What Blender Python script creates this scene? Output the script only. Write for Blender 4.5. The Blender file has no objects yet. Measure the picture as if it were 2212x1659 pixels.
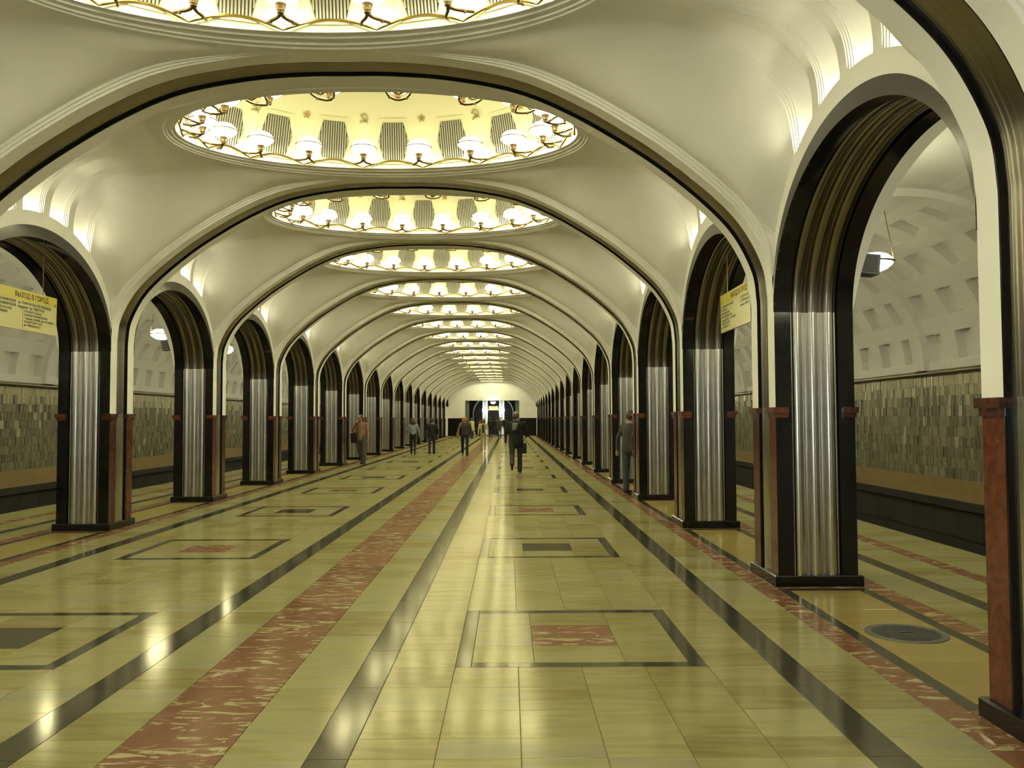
import bpy, bmesh, math, random
from mathutils import Vector, Matrix
random.seed(7)
sc = bpy.context.scene
col = sc.collection
rad = math.radians

# ------------------------------------------------------------------ camera, world, light, exposure
CX, CZ = 1.67, 1.62
PITCH, YAW, ROLL, FPX = .0414, .0033, -.0043, 1825.75
cam_d = bpy.data.cameras.new('camera')
cam_d.sensor_fit = 'HORIZONTAL'; cam_d.sensor_width = 36.0
cam_d.lens = FPX / 2212 * 36.0
cam_d.clip_end = 300
cam = bpy.data.objects.new('camera', cam_d); col.objects.link(cam)
F = Vector((math.sin(YAW) * math.cos(PITCH), math.cos(YAW) * math.cos(PITCH), math.sin(PITCH)))
R = Vector((math.cos(YAW), -math.sin(YAW), 0)); U = R.cross(F)
R, U = R * math.cos(ROLL) + U * math.sin(ROLL), U * math.cos(ROLL) - R * math.sin(ROLL)
mw = Matrix((R, U, -F)).transposed().to_4x4(); mw.translation = (CX, 0, CZ)
cam.matrix_world = mw
sc.camera = cam
w = bpy.data.worlds.new('world'); sc.world = w; w.use_nodes = True
w.node_tree.nodes['Background'].inputs[0].default_value = (.02, .02, .018, 1)
w.node_tree.nodes['Background'].inputs[1].default_value = .3
sc.view_settings.view_transform = 'Standard'
sc.view_settings.look = 'None'
sc.view_settings.gamma = 1.0
sc.view_settings.use_curve_mapping = False
sc.view_settings.exposure = -.12
sc.cycles.max_bounces = 6; sc.cycles.diffuse_bounces = 4; sc.cycles.glossy_bounces = 4
sc.cycles.use_adaptive_sampling = True; sc.cycles.adaptive_threshold = .15; sc.cycles.adaptive_min_samples = 16
sc.cycles.transmission_bounces = 2; sc.cycles.caustics_reflective = False; sc.cycles.caustics_refractive = False
sc.cycles.sample_clamp_indirect = 6.0
LAMP_DOWN, LAMP_UP, NICHE, PEND = 27.0, 5.2, 240.0, 50.0
WARM = (1.0, .80, .36); PALE = (1.0, .96, .62)
# the photographer's own flash (small, on the camera)
fl = bpy.data.lights.new('camera_flash', 'POINT'); fl.energy = 160; fl.shadow_soft_size = .02; fl.color = (.72, .82, 1.0)
flo = bpy.data.objects.new('camera_flash', fl); flo.location = (CX + .05, -.02, CZ + .07); col.objects.link(flo)

# ------------------------------------------------------------------ main dimensions (metres)
P = 4.356                    # column spacing along the hall
YC0 = 4.235                  # centre of the nearest column in view
XF, XB = 4.257, 5.027        # hall face / platform face of the column shafts
XC = (XF + XB) / 2
HALF = .385                  # half width of a shaft
N0, N1 = -2, 17              # columns built
NB0, NB1 = -2, 17            # bays built (bay n lies between column n and n+1)
YEND = YC0 + 18 * P - .4
YBACK = YC0 + NB0 * P - .2
XW = 10.2                    # track walls
XE = 7.2                     # platform edge
def YC(n): return YC0 + n * P
def YB(n): return YC0 + (n + .5) * P
ORD = ['nearest', 'second', 'third', 'fourth', 'fifth', 'sixth', 'seventh', 'eighth', 'ninth', 'tenth', 'eleventh', 'twelfth', 'thirteenth',
       'fourteenth', 'fifteenth', 'sixteenth', 'seventeenth', 'eighteenth', 'nineteenth']

# ------------------------------------------------------------------ materials
MATS = {}
def new_mat(name):
    m = bpy.data.materials.new(name); m.use_nodes = True
    MATS[name] = m
    return m, m.node_tree, m.node_tree.nodes['Principled BSDF']
def setp(b, **k):
    for key, v in k.items():
        i = b.inputs[key.replace('_', ' ')]
        i.default_value = (*v, 1) if isinstance(v, tuple) and len(v) == 3 else v
def simple(name, color, rough=.5, metal=0.0, noise=0.0, nscale=6.0, bump=0.0, **k):
    m, t, b = new_mat(name)
    setp(b, Base_Color=color, Roughness=rough, Metallic=metal)
    for kk, v in k.items(): b.inputs[kk.replace('_', ' ')].default_value = v
    if noise or bump:
        g = t.nodes.new('ShaderNodeNewGeometry'); n = t.nodes.new('ShaderNodeTexNoise')
        n.inputs['Scale'].default_value = nscale; n.inputs['Detail'].default_value = 4
        t.links.new(g.outputs['Position'], n.inputs['Vector'])
        if noise:
            r = t.nodes.new('ShaderNodeValToRGB')
            r.color_ramp.elements[0].position = .3; r.color_ramp.elements[1].position = .7
            r.color_ramp.elements[0].color = (*[c * (1 - noise) for c in color], 1)
            r.color_ramp.elements[1].color = (*[min(1, c * (1 + noise)) for c in color], 1)
            t.links.new(n.outputs['Fac'], r.inputs['Fac']); t.links.new(r.outputs['Color'], b.inputs['Base Color'])
        if bump:
            bp = t.nodes.new('ShaderNodeBump'); bp.inputs['Strength'].default_value = bump; bp.inputs['Distance'].default_value = .01
            t.links.new(n.outputs['Fac'], bp.inputs['Height']); t.links.new(bp.outputs['Normal'], b.inputs['Normal'])
    return m
def emit(name, color, strength, base=(.8, .8, .75)):
    m, t, b = new_mat(name)
    setp(b, Base_Color=base, Roughness=.3, Emission_Color=color, Emission_Strength=strength)
    return m
def piece_random(t):
    """one random number per piece: own objects by object, joined pieces by mesh island"""
    oi = t.nodes.new('ShaderNodeObjectInfo'); g = t.nodes.new('ShaderNodeNewGeometry')
    a = t.nodes.new('ShaderNodeMath'); a.operation = 'ADD'
    t.links.new(oi.outputs['Random'], a.inputs[0]); t.links.new(g.outputs['Random Per Island'], a.inputs[1])
    f = t.nodes.new('ShaderNodeMath'); f.operation = 'FRACT'; t.links.new(a.outputs[0], f.inputs[0])
    return f.outputs[0], g.outputs['Position']
def marble(name, cols, rough=.16, stretch=(1.2, 4.0, 1), scale=2.2, vein=None, veinpos=(.56, .62), bump=.0, distort=1.2, vscale=4.0, vstretch=(1, 1, 1)):
    """polished stone: colour varies from piece to piece and in soft bands inside a piece, with optional pale veins"""
    m, t, b = new_mat(name)
    rnd, pos = piece_random(t)
    # each piece gets its own patch of the pattern
    c = t.nodes.new('ShaderNodeCombineXYZ')
    mul = t.nodes.new('ShaderNodeMath'); mul.operation = 'MULTIPLY'; mul.inputs[1].default_value = 37
    t.links.new(rnd, mul.inputs[0])
    t.links.new(mul.outputs[0], c.inputs[0]); t.links.new(mul.outputs[0], c.inputs[2])
    add = t.nodes.new('ShaderNodeVectorMath'); add.operation = 'ADD'
    t.links.new(pos, add.inputs[0]); t.links.new(c.outputs[0], add.inputs[1])
    mp = t.nodes.new('ShaderNodeMapping'); mp.inputs['Scale'].default_value = stretch
    t.links.new(add.outputs[0], mp.inputs['Vector'])
    n = t.nodes.new('ShaderNodeTexNoise'); n.inputs['Scale'].default_value = scale; n.inputs['Detail'].default_value = 5
    n.inputs['Distortion'].default_value = distort
    t.links.new(mp.outputs[0], n.inputs['Vector'])
    mix = t.nodes.new('ShaderNodeMath'); mix.operation = 'MULTIPLY_ADD'; mix.inputs[1].default_value = .5
    t.links.new(rnd, mix.inputs[0])
    sub = t.nodes.new('ShaderNodeMath'); sub.operation = 'MULTIPLY_ADD'; sub.inputs[1].default_value = 1.0; sub.inputs[2].default_value = -.25
    t.links.new(n.outputs['Fac'], sub.inputs[0]); t.links.new(sub.outputs[0], mix.inputs[2])
    r = t.nodes.new('ShaderNodeValToRGB')
    els = r.color_ramp.elements
    while len(els) < len(cols): els.new(.5)
    for i, cc in enumerate(cols):
        els[i].position = .15 + .7 * i / max(1, len(cols) - 1); els[i].color = (*cc, 1)
    t.links.new(mix.outputs[0], r.inputs['Fac'])
    out = r.outputs['Color']
    if vein:
        mp2 = t.nodes.new('ShaderNodeMapping'); mp2.inputs['Scale'].default_value = vstretch
        t.links.new(add.outputs[0], mp2.inputs['Vector'])
        n2 = t.nodes.new('ShaderNodeTexNoise'); n2.inputs['Scale'].default_value = vscale; n2.inputs['Detail'].default_value = 6
        n2.inputs['Roughness'].default_value = .62; n2.inputs['Distortion'].default_value = 1.5
        t.links.new(mp2.outputs[0], n2.inputs['Vector'])
        r2 = t.nodes.new('ShaderNodeValToRGB')
        r2.color_ramp.elements[0].position, r2.color_ramp.elements[1].position = veinpos
        t.links.new(n2.outputs['Fac'], r2.inputs['Fac'])
        mx = t.nodes.new('ShaderNodeMix'); mx.data_type = 'RGBA'
        t.links.new(r2.outputs['Color'], mx.inputs[0]); t.links.new(out, mx.inputs[6]); mx.inputs[7].default_value = (*vein, 1)
        out = mx.outputs[2]
    t.links.new(out, b.inputs['Base Color'])
    setp(b, Roughness=rough)
    if name == 'black_marble': b.inputs['Specular IOR Level'].default_value = .3
    if bump:
        n3 = t.nodes.new('ShaderNodeTexNoise'); n3.inputs['Scale'].default_value = 14; n3.inputs['Detail'].default_value = 2
        t.links.new(pos, n3.inputs['Vector'])
        bp = t.nodes.new('ShaderNodeBump'); bp.inputs['Strength'].default_value = bump; bp.inputs['Distance'].default_value = .004
        t.links.new(n3.outputs['Fac'], bp.inputs['Height'])
        # worn polish: a diffuse stone under a thin, never fully mirroring gloss
        df = t.nodes.new('ShaderNodeBsdfDiffuse'); gl = t.nodes.new('ShaderNodeBsdfGlossy'); gl.inputs['Roughness'].default_value = rough
        gl.inputs['Color'].default_value = (1, .94, .74, 1)
        fr = t.nodes.new('ShaderNodeFresnel'); fr.inputs['IOR'].default_value = 1.38
        mn = t.nodes.new('ShaderNodeMath'); mn.operation = 'MINIMUM'; mn.inputs[1].default_value = .18
        ms = t.nodes.new('ShaderNodeMixShader')
        t.links.new(out, df.inputs['Color']); t.links.new(bp.outputs['Normal'], gl.inputs['Normal'])
        t.links.new(fr.outputs[0], mn.inputs[0]); t.links.new(mn.outputs[0], ms.inputs[0]); t.links.new(df.outputs[0], ms.inputs[1]); t.links.new(gl.outputs[0], ms.inputs[2])
        t.links.new(ms.outputs[0], t.nodes['Material Output'].inputs['Surface'])
    return m
M = MATS
simple('plaster', (.88, .872, .825), .75, noise=.035, nscale=1.6)
simple('dome_plaster', (.83, .80, .56), .7)
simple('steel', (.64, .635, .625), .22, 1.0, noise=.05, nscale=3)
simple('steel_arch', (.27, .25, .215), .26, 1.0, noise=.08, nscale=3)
marble('black_marble', [(.006, .006, .006), (.016, .014, .014)], .10, vein=(.11, .10, .09), veinpos=(.70, .76), vscale=3)
marble('grey_marble', [(.03, .027, .02), (.05, .044, .033)], .18)
marble('red_marble', [(.028, .009, .007), (.10, .028, .017), (.17, .052, .032)], .18, (3, 3, 3), 3.2, vein=(.30, .16, .11), veinpos=(.66, .76), vscale=9)
marble('yellow_tile', [(.19, .162, .066), (.238, .215, .09), (.27, .252, .12), (.222, .218, .136)], .14, (1.0, 5.0, 1), 1.5, bump=.004)
marble('ochre_tile', [(.24, .18, .06), (.275, .218, .085)], .14, (1.0, 4.0, 1), 1.6, bump=.004)
marble('grey_tile', [(.032, .032, .023), (.05, .049, .036)], .12, (2, 2, 1), 2.0, bump=.004)
marble('red_tile', [(.135, .062, .032), (.19, .092, .05)], .14, (2, 3, 1), 2.4, vein=(.36, .31, .18), veinpos=(.55, .60), vscale=3.4, vstretch=(1, 3.2, 1), bump=.004)
simple('grout', (.16, .13, .065), .8)
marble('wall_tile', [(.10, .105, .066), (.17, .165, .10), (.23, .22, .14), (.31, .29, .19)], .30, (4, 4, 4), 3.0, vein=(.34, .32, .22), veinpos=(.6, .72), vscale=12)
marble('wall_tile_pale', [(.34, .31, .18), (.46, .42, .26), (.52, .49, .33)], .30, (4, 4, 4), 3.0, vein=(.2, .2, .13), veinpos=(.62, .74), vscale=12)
marble('wall_ochre', [(.24, .16, .06), (.34, .24, .095)], .45, (1, 1.5, 6), 2.0)
marble('wall_dark', [(.030, .028, .024), (.052, .05, .04)], .35)
simple('track_black', (.006, .006, .006), .9)
simple('brass', (.42, .29, .08), .3, 1.0)
simple('bronze', (.16, .105, .045), .38, .8)
simple('rail_metal', (.20, .17, .10), .3, .9)
simple('grille_metal', (.55, .53, .46), .35, .5)
simple('grille_dark', (.03, .03, .026), .5)
simple('gold', (.62, .42, .10), .35, .7)
emit('bowl_glass', (1.0, .95, .60), LAMP_DOWN)
emit('cap_glass', (1.0, .95, .58), LAMP_UP)
emit('niche_bulb', (1.0, .93, .62), NICHE)
emit('pendant_glass', PALE, PEND)
emit('globe_glass', (1.0, .97, .85), 14)
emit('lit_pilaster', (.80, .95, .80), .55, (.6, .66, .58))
simple('speaker_grey', (.11, .12, .17), .5)
simple('sign_yellow', (.74, .64, .10), .28)
simple('sign_cream', (.74, .69, .36), .28)
simple('sign_ink', (.035, .03, .012), .5)
simple('manhole_iron', (.06, .062, .052), .42, .4, noise=.4, nscale=60, bump=.8)
simple('manhole_ring', (.085, .083, .066), .4, .3)

# ------------------------------------------------------------------ mesh helpers
def mesh(name, verts, faces, mats=(), smooth=None, fmat=None):
    me = bpy.data.meshes.new(name)
    me.from_pydata([tuple(v) for v in verts], [], faces)
    for m in mats: me.materials.append(MATS[m] if isinstance(m, str) else m)
    if fmat:
        me.polygons.foreach_set('material_index', fmat)
    if smooth is not None:
        me.polygons.foreach_set('use_smooth', [True] * len(me.polygons))
        if smooth < 180: me.set_sharp_from_angle(angle=rad(smooth))
    me.update()
    return me
def obj(name, me, parent=None, loc=None, kind=None, **props):
    o = bpy.data.objects.new(name, me); col.objects.link(o)
    if parent is not None: o.parent = parent
    if loc is not None: o.location = loc
    if kind: o['kind'] = kind
    for k, v in props.items(): o[k] = v
    return o
def thing(name, label, cat, loc=(0, 0, 0), rz=0, group=None):
    o = bpy.data.objects.new(name, None); col.objects.link(o)
    o.empty_display_size = .1
    o.location = loc; o.rotation_euler = (0, 0, rz); o['label'] = label; o['category'] = cat
    if group: o['group'] = group
    return o
class MB:
    """collects shapes into one mesh"""
    def __init__(s): s.v = []; s.f = []; s.m = []
    def add(s, v, f, m=0):
        k = len(s.v); s.v += [tuple(p) for p in v]; s.f += [tuple(i + k for i in q) for q in f]; s.m += [m] * len(f)
    def box(s, a, b, m=0, ch=0.0):
        (x0, y0, z0), (x1, y1, z1) = a, b
        if not ch:
            s.add([(x0, y0, z0), (x1, y0, z0), (x1, y1, z0), (x0, y1, z0), (x0, y0, z1), (x1, y0, z1), (x1, y1, z1), (x0, y1, z1)],
                  [(0, 3, 2, 1), (4, 5, 6, 7), (0, 1, 5, 4), (1, 2, 6, 5), (2, 3, 7, 6), (3, 0, 4, 7)], m)
        else:
            s.add([(x0, y0, z0), (x1, y0, z0), (x1, y1, z0), (x0, y1, z0), (x0, y0, z1 - ch), (x1, y0, z1 - ch), (x1, y1, z1 - ch), (x0, y1, z1 - ch),
                   (x0 + ch, y0 + ch, z1), (x1 - ch, y0 + ch, z1), (x1 - ch, y1 - ch, z1), (x0 + ch, y1 - ch, z1)],
                  [(0, 3, 2, 1), (8, 9, 10, 11), (0, 1, 5, 4), (1, 2, 6, 5), (2, 3, 7, 6), (3, 0, 4, 7),
                   (4, 5, 9, 8), (5, 6, 10, 9), (6, 7, 11, 10), (7, 4, 8, 11)], m)
    def grid(s, rows, m=0, flip=False, close=False):
        n = len(rows[0]); k = len(s.v)
        for r in rows: s.v += [tuple(p) for p in r]
        nr = len(rows)
        for i in range(nr - 1 + (1 if close else 0)):
            a, b = i * n, ((i + 1) % nr) * n
            for j in range(n - 1):
                q = (k + a + j, k + a + j + 1, k + b + j + 1, k + b + j)
                s.f.append(q[::-1] if flip else q); s.m.append(m)
    def tube(s, pts, r, seg=8, m=0, cap=True):
        pts = [Vector(p) for p in pts]; n = len(pts)
        rr = r if isinstance(r, (list, tuple)) else [r] * n
        k = len(s.v); prev = None
        for i, p in enumerate(pts):
            t = (pts[min(i + 1, n - 1)] - pts[max(i - 1, 0)])
            if t.length < 1e-9: t = Vector((0, 0, 1))
            t.normalize()
            ref = prev if prev is not None else (Vector((0, 0, 1)) if abs(t.z) < .9 else Vector((1, 0, 0)))
            a = (ref - t * ref.dot(t)).normalized(); b = t.cross(a); prev = a
            for j in range(seg):
                an = 2 * math.pi * j / seg
                s.v.append(tuple(p + (a * math.cos(an) + b * math.sin(an)) * rr[i]))
        for i in range(n - 1):
            for j in range(seg):
                s.f.append((k + i * seg + j, k + i * seg + (j + 1) % seg, k + (i + 1) * seg + (j + 1) % seg, k + (i + 1) * seg + j)); s.m.append(m)
        if cap:
            s.f.append(tuple(k + j for j in range(seg))[::-1]); s.m.append(m)
            s.f.append(tuple(k + (n - 1) * seg + j for j in range(seg))); s.m.append(m)
    def lathe(s, prof, seg=24, m=0, c=(0, 0, 0)):
        k = len(s.v)
        for r, z in prof:
            for j in range(seg):
                an = 2 * math.pi * j / seg
                s.v.append((c[0] + r * math.cos(an), c[1] + r * math.sin(an), c[2] + z))
        for i in range(len(prof) - 1):
            for j in range(seg):
                s.f.append((k + i * seg + j, k + i * seg + (j + 1) % seg, k + (i + 1) * seg + (j + 1) % seg, k + (i + 1) * seg + j)); s.m.append(m)
    def mesh(s, name, mats, smooth=None):
        return mesh(name, s.v, s.f, mats, smooth, s.m if len(mats) > 1 else None)
def smooth01(x): x = max(0.0, min(1.0, x)); return x * x * (3 - 2 * x)
def catmull(pts, per=8):
    out = []; n = len(pts)
    for i in range(n - 1):
        p0, p1, p2, p3 = pts[max(i - 1, 0)], pts[i], pts[i + 1], pts[min(i + 2, n - 1)]
        for j in range(per):
            t = j / per
            out.append(tuple(.5 * ((2 * b) + (-a + c) * t + (2 * a - 5 * b + 4 * c - d) * t * t + (-a + 3 * b - 3 * c + d) * t ** 3) for a, b, c, d in zip(p0, p1, p2, p3)))
    out.append(tuple(pts[-1])); return out
def arclen(p):
    s = [0.0]
    for a, b in zip(p, p[1:]): s.append(s[-1] + math.dist(a, b))
    return s
def at_len(p, s, q):
    q = max(0.0, min(s[-1], q))
    lo, hi = 0, len(s) - 1
    while hi - lo > 1:
        mid = (lo + hi) // 2
        if s[mid] <= q: lo = mid
        else: hi = mid
    d = s[hi] - s[lo]; t = 0 if d < 1e-9 else (q - s[lo]) / d
    return tuple(a + (b - a) * t for a, b in zip(p[lo], p[hi]))
def ellz(zs, a, b, d): return zs + b * math.sqrt(max(0.0, 1 - (d / a) ** 2))

# ------------------------------------------------------------------ hall cross-section
CAPZ = 1.7226                 # top of the red stone / start of the white ribs
CROWN = 5.235
PROF = [(XF, 2.72), (4.252, 2.86), (4.21, 3.14), (4.04, 3.49), (3.80, 3.775), (3.39, 4.13), (2.97, 4.43), (2.37, 4.785), (1.76, 5.045), (1.05, 5.185), (.45, 5.232), (0, CROWN)]
half_path = [(XF, CAPZ), (XF, 2.0), (XF, 2.3), (XF, 2.55)] + catmull(PROF, 6)
rib_path = half_path + [(-x, z) for x, z in half_path[-2::-1]]
def normals(p):
    out = []
    for i in range(len(p)):
        a, b = p[max(i - 1, 0)], p[min(i + 1, len(p) - 1)]
        tx, tz = b[0] - a[0], b[1] - a[1]; l = math.hypot(tx, tz)
        out.append((tz / l, -tx / l))       # right of travel: away from the hall while going up the right side
    return out
rib_n = normals(rib_path)
def mould(x, z): return .085 * smooth01((z - 2.95) / .6) * smooth01((abs(x) - .35) / 1.9)
def z_int(d): return ellz(2.65, HALFSPAN, 1.28, d)
HALFSPAN = P / 2 - HALF
def z_grey(d): return ellz(2.75, 1.805, 1.33, d)
def z_crest(d): return ellz(2.90, 1.85, 1.36, d)
LB = P / 2 - .445             # half length of a vault bay between rib mouldings

# ------------------------------------------------------------------ ceiling bays (smooth cross vault with fluted light niches, oval opening)
RA, RB, RZ = 2.71, 1.715, 5.235     # outer edge of the oval
FL = [-.9, -.3, .3, .9]; FW = .23
def flute_shape(d):
    for c in FL:
        q = abs(d - c)
        if q < FW:
            if q > FW - .001: return .0
            if q > .215: return .07
            if q > .200: return .15
            if q > .185: return .23
            return .30 + .70 * math.cos(q / .185 * math.pi / 2) ** .8
    return -1
def vault_row(d, n=44):
    z0 = z_crest(d)
    cove = [(XF, z0), (XF, max(z0 + .06, 4.33)), (4.215, 4.55), (4.08, 4.76), (3.85, 4.93), (3.52, 5.05), (3.1, 5.13), (2.72, 5.195), (2.0, RZ), (0, RZ)]
    cv = catmull(cove, 8); cs = arclen(cv)
    rp = [(XF, z0)] + [(x + nx * mould(x, z), z + nz * mould(x, z)) for (x, z), (nx, nz) in zip(rib_path, rib_n) if x >= -1e-6 and z > z0 + .03]
    rs = arclen(rp)
    wgt = smooth01((abs(d) - .95) / (LB - .95))
    K = 160
    full = []
    for i in range(K + 1):
        a = at_len(cv, cs, cs[-1] * i / K); b = at_len(rp, rs, rs[-1] * i / K)
        full.append((a[0] + (b[0] - a[0]) * wgt, a[1] + (b[1] - a[1]) * wgt))
    xe = RA * math.sqrt(max(0.0, 1 - (d / RB) ** 2))
    # cut where the oval begins
    cut = [full[0]]
    for a, b in zip(full, full[1:]):
        if b[0] <= xe:
            t = (a[0] - xe) / max(1e-9, a[0] - b[0]); cut.append((xe, a[1] + (b[1] - a[1]) * t)); break
        cut.append(b)
    z_e = cut[-1][1]
    fs = flute_shape(d)
    s = arclen(cut)
    pts = [at_len(cut, s, s[-1] * (i / n) ** 1.0) for i in range(n + 1)]
    # settle the edge onto the oval's plane
    pts = [(x, z + (RZ - z_e) * smooth01((s[-1] * i / n - (s[-1] - .6)) / .6) if abs(d) < RB else z) for i, (x, z) in enumerate(pts)]
    if fs >= 0:
        nr = normals(pts); out = []
        for i, ((x, z), (nx, nz)) in enumerate(zip(pts, nr)):
            q = s[-1] * i / n
            dep = .17 * fs * (1 - smooth01((q - .35) / 1.25))
            out.append((x + nx * dep, z + nz * dep))
        x0, zz = out[0]
        pts = ([(x0, zz - .16), (x0, zz - .08)] if fs > .25 else [(x0, zz), (x0, zz)]) + out
    else:
        pts = [(XF, z0), (XF, z0)] + pts
    return [(x, d, z) for x, z in pts]
rows_d = set()
for c in FL:
    for q in (FW, FW - .0025, .2152, .2128, .2002, .1978, .1852, .1828, .16, .12, .08, .04, 0):
        rows_d.add(round(c + q, 5)); rows_d.add(round(c - q, 5))
for d in (0, 1.17, 1.21, 1.25, 1.3, 1.35, 1.4, 1.45, 1.5, 1.54, 1.58, 1.61, 1.64, 1.66, 1.68, 1.693, 1.703, 1.709, 1.713, 1.715, 1.722, LB):
    rows_d.add(d); rows_d.add(-d)
rows_d = sorted(rows_d)
vb = MB()
rws = [vault_row(d) for d in rows_d]
vb.grid(rws, flip=False)
vb.grid([[(-x, y, z) for x, y, z in r] for r in rws], flip=True)
VAULT = vb.mesh('vault', ['plaster'], 28)
# stepped oval ring and the dome above it
db = MB()
SEG = 108
RING = [(RA, RB, RZ), (RA - .006, RB - .012, RZ - .012), (RA - .02, RB - .03, RZ - .012), (RA - .028, RB - .045, RZ + .004), (2.655, 1.62, RZ + .004), (2.652, 1.612, RZ + .032),
        (2.645, 1.60, RZ + .026), (2.605, 1.53, RZ + .026), (2.602, 1.524, RZ + .054), (2.595, 1.512, RZ + .048), (2.56, 1.45, RZ + .048), (2.556, 1.444, RZ + .075)]
DOME = [(2.556, 1.444, RZ + .075), (2.552, 1.44, 5.36), (2.545, 1.432, 5.5), (2.52, 1.41, 5.66), (2.47, 1.37, 5.85), (2.40, 1.32, 6.0), (2.26, 1.22, 6.18), (2.0, 1.05, 6.36), (1.6, .82, 6.5),
        (1.1, .55, 6.58), (.5, .25, 6.62), (.02, .01, 6.63)]
def ell_rows(prof):
    return [[(a * math.sin(2 * math.pi * j / SEG), b * math.cos(2 * math.pi * j / SEG), z) for j in range(SEG + 1)] for a, b, z in prof]
db.grid(ell_rows(RING)); RINGM = db.mesh('oval_moulding', ['plaster'], 40)
db = MB(); db.grid(ell_rows(DOME)); DOMEM = db.mesh('dome_shell', ['dome_plaster'], 60)
def dome_at(th, z):
    for (a0, b0, z0), (a1, b1, z1) in zip(DOME, DOME[1:]):
        if z <= z1:
            t = (z - z0) / (z1 - z0); a, b = a0 + (a1 - a0) * t, b0 + (b1 - b0) * t
            return Vector((a * math.sin(th), b * math.cos(th), z))
# hexagonal grille panel: local X along the wall, Z up, -Y towards the room
GH, GW1, GW2 = .53, .145, .215
def hexo(g): return [(-GW1 - g, -GH / 2 - g), (GW1 + g, -GH / 2 - g), (GW2 + g * 1.15, 0), (GW1 + g, GH / 2 + g), (-GW1 - g, GH / 2 + g), (-GW2 - g * 1.15, 0)]
def hex_x(z): return GW1 + (GW2 - GW1) * (1 - abs(z) / (GH / 2))
gb = MB()
h0 = [(x, .0, z) for x, z in hexo(.065)]; h1 = [(x, -.03, z) for x, z in hexo(.055)]; h2 = [(x, -.03, z) for x, z in hexo(.012)]; h3 = [(x, -.012, z) for x, z in hexo(.0)]
for a, b in ((h0, h1), (h1, h2), (h2, h3)):
    gb.grid([a + a[:1], b + b[:1]], 0)
gb.add(h3, [(0, 1, 2, 3, 4, 5)], 1)
nb = 13
for i in range(nb):
    x = -GW2 + (i + .5) * 2 * GW2 / nb; hw = .0105
    zz = GH / 2 if abs(x) < GW1 else GH / 2 * (GW2 - abs(x)) / (GW2 - GW1)
    gb.add([(x - hw, -.013, -zz), (x + hw, -.013, -zz), (x + hw, -.013, zz), (x - hw, -.013, zz), (x, -.024, -zz), (x, -.024, zz)],
           [(0, 4, 5, 3), (4, 1, 2, 5)], 2)
GRILLE = gb.mesh('grille_panel', ['dome_plaster', 'grille_dark', 'grille_metal'])
# emblems
def prism(out2d, t=.012):
    n = len(out2d)
    v = [(x, 0, z) for x, z in out2d] + [(x, -t, z) for x, z in out2d]
    f = [tuple(range(n, 2 * n))] + [(i, (i + 1) % n, n + (i + 1) % n, n + i) for i in range(n)]
    return v, f
eb = MB()
star = [((.062 if i % 2 == 0 else .024) * math.sin(math.pi * i / 5), (.062 if i % 2 == 0 else .024) * math.cos(math.pi * i / 5)) for i in range(10)]
eb.add(*prism(star)); STAR = eb.mesh('star_emblem', ['gold'])
eb = MB()
arc_o = [(.058 * math.cos(rad(a)), .058 * math.sin(rad(a)) + .012) for a in range(-120, 121, 15)]
arc_i = [(.012 + .040 * math.cos(rad(a)), .042 * math.sin(rad(a)) + .014) for a in range(120, -121, -15)]
for i in range(len(arc_o) - 1):
    j = len(arc_i) - 1 - i
    eb.add(*prism([arc_o[i], arc_o[i + 1], arc_i[j - 1], arc_i[j]]))
eb.add(*prism([(-.026, -.030), (-.018, -.036), (-.052, -.066), (-.060, -.058)]))
eb.add(*prism([(.050, -.062), (.058, -.054), (-.022, .030), (-.030, .022)]))
eb.add(*prism([(-.044, .018), (-.016, .046), (-.026, .056), (-.054, .028)]))
SICKLE = eb.mesh('hammer_and_sickle_emblem', ['gold'])
# wavy brass rail running round the foot of the dome
tb = MB(); pts = []
for i in range(18 * 12 + 1):
    th = 2 * math.pi * i / (18 * 12); ph = ((math.degrees(th) - 10) % 20) / 20
    pts.append((2.525 * math.sin(th), 1.412 * math.cos(th), 5.285 + .105 * math.sin(math.pi * ph) ** 1.0))
tb.tube(pts, .013, 6, cap=False); RAILM = tb.mesh('brass_rail', ['brass'], 60)

LA, LBY, LZ = 2.27, 1.15, 5.485
bays = {}
for n in range(NB0, NB1 + 1):
    c = obj('ceiling', VAULT, None, (0, YB(n), 0), 'structure')
    bays[n] = c
    obj('oval_moulding', RINGM, c); obj('dome_shell', DOMEM, c); obj('brass_rail', RAILM, c)
    if 0 <= n <= 8:
        for k in range(18):
            th = rad(20 * k)
            if n >= 3 and math.cos(th) < -.1: continue
            p0 = dome_at(th, 5.42); p1 = dome_at(th, 5.92); pc = dome_at(th, 5.67)
            up = (p1 - p0).normalized()
            tan = Vector((2.5 * math.cos(th), -1.4 * math.sin(th), 0)).normalized()
            nin = tan.cross(up).normalized()
            if nin.dot(Vector((-pc.x, -pc.y, 0))) < 0: nin = -nin
            g = obj('grille_panel', GRILLE, c)
            yv = -nin; zv = up; xv = yv.cross(zv)
            mt = Matrix((xv, yv, zv)).transposed().to_4x4(); mt.translation = pc + nin * .012
            g.matrix_local = mt
            if n <= 3:
                th2 = rad(20 * k + 10)
                q0, q1 = dome_at(th2, 5.9), dome_at(th2, 6.05); pc = (q0 + q1) / 2
                up = (q1 - q0).normalized(); tan = Vector((2.5 * math.cos(th2), -1.4 * math.sin(th2), 0)).normalized()
                nin = tan.cross(up).normalized()
                if nin.dot(Vector((-pc.x, -pc.y, 0))) < 0: nin = -nin
                e = obj(['star_emblem', 'hammer_and_sickle_emblem'][k % 2], [STAR, SICKLE][k % 2], c)
                yv = -nin; xv = yv.cross(up)
                mt = Matrix((xv, yv, up)).transposed().to_4x4(); mt.translation = pc + nin * .006
                e.matrix_local = mt

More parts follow.
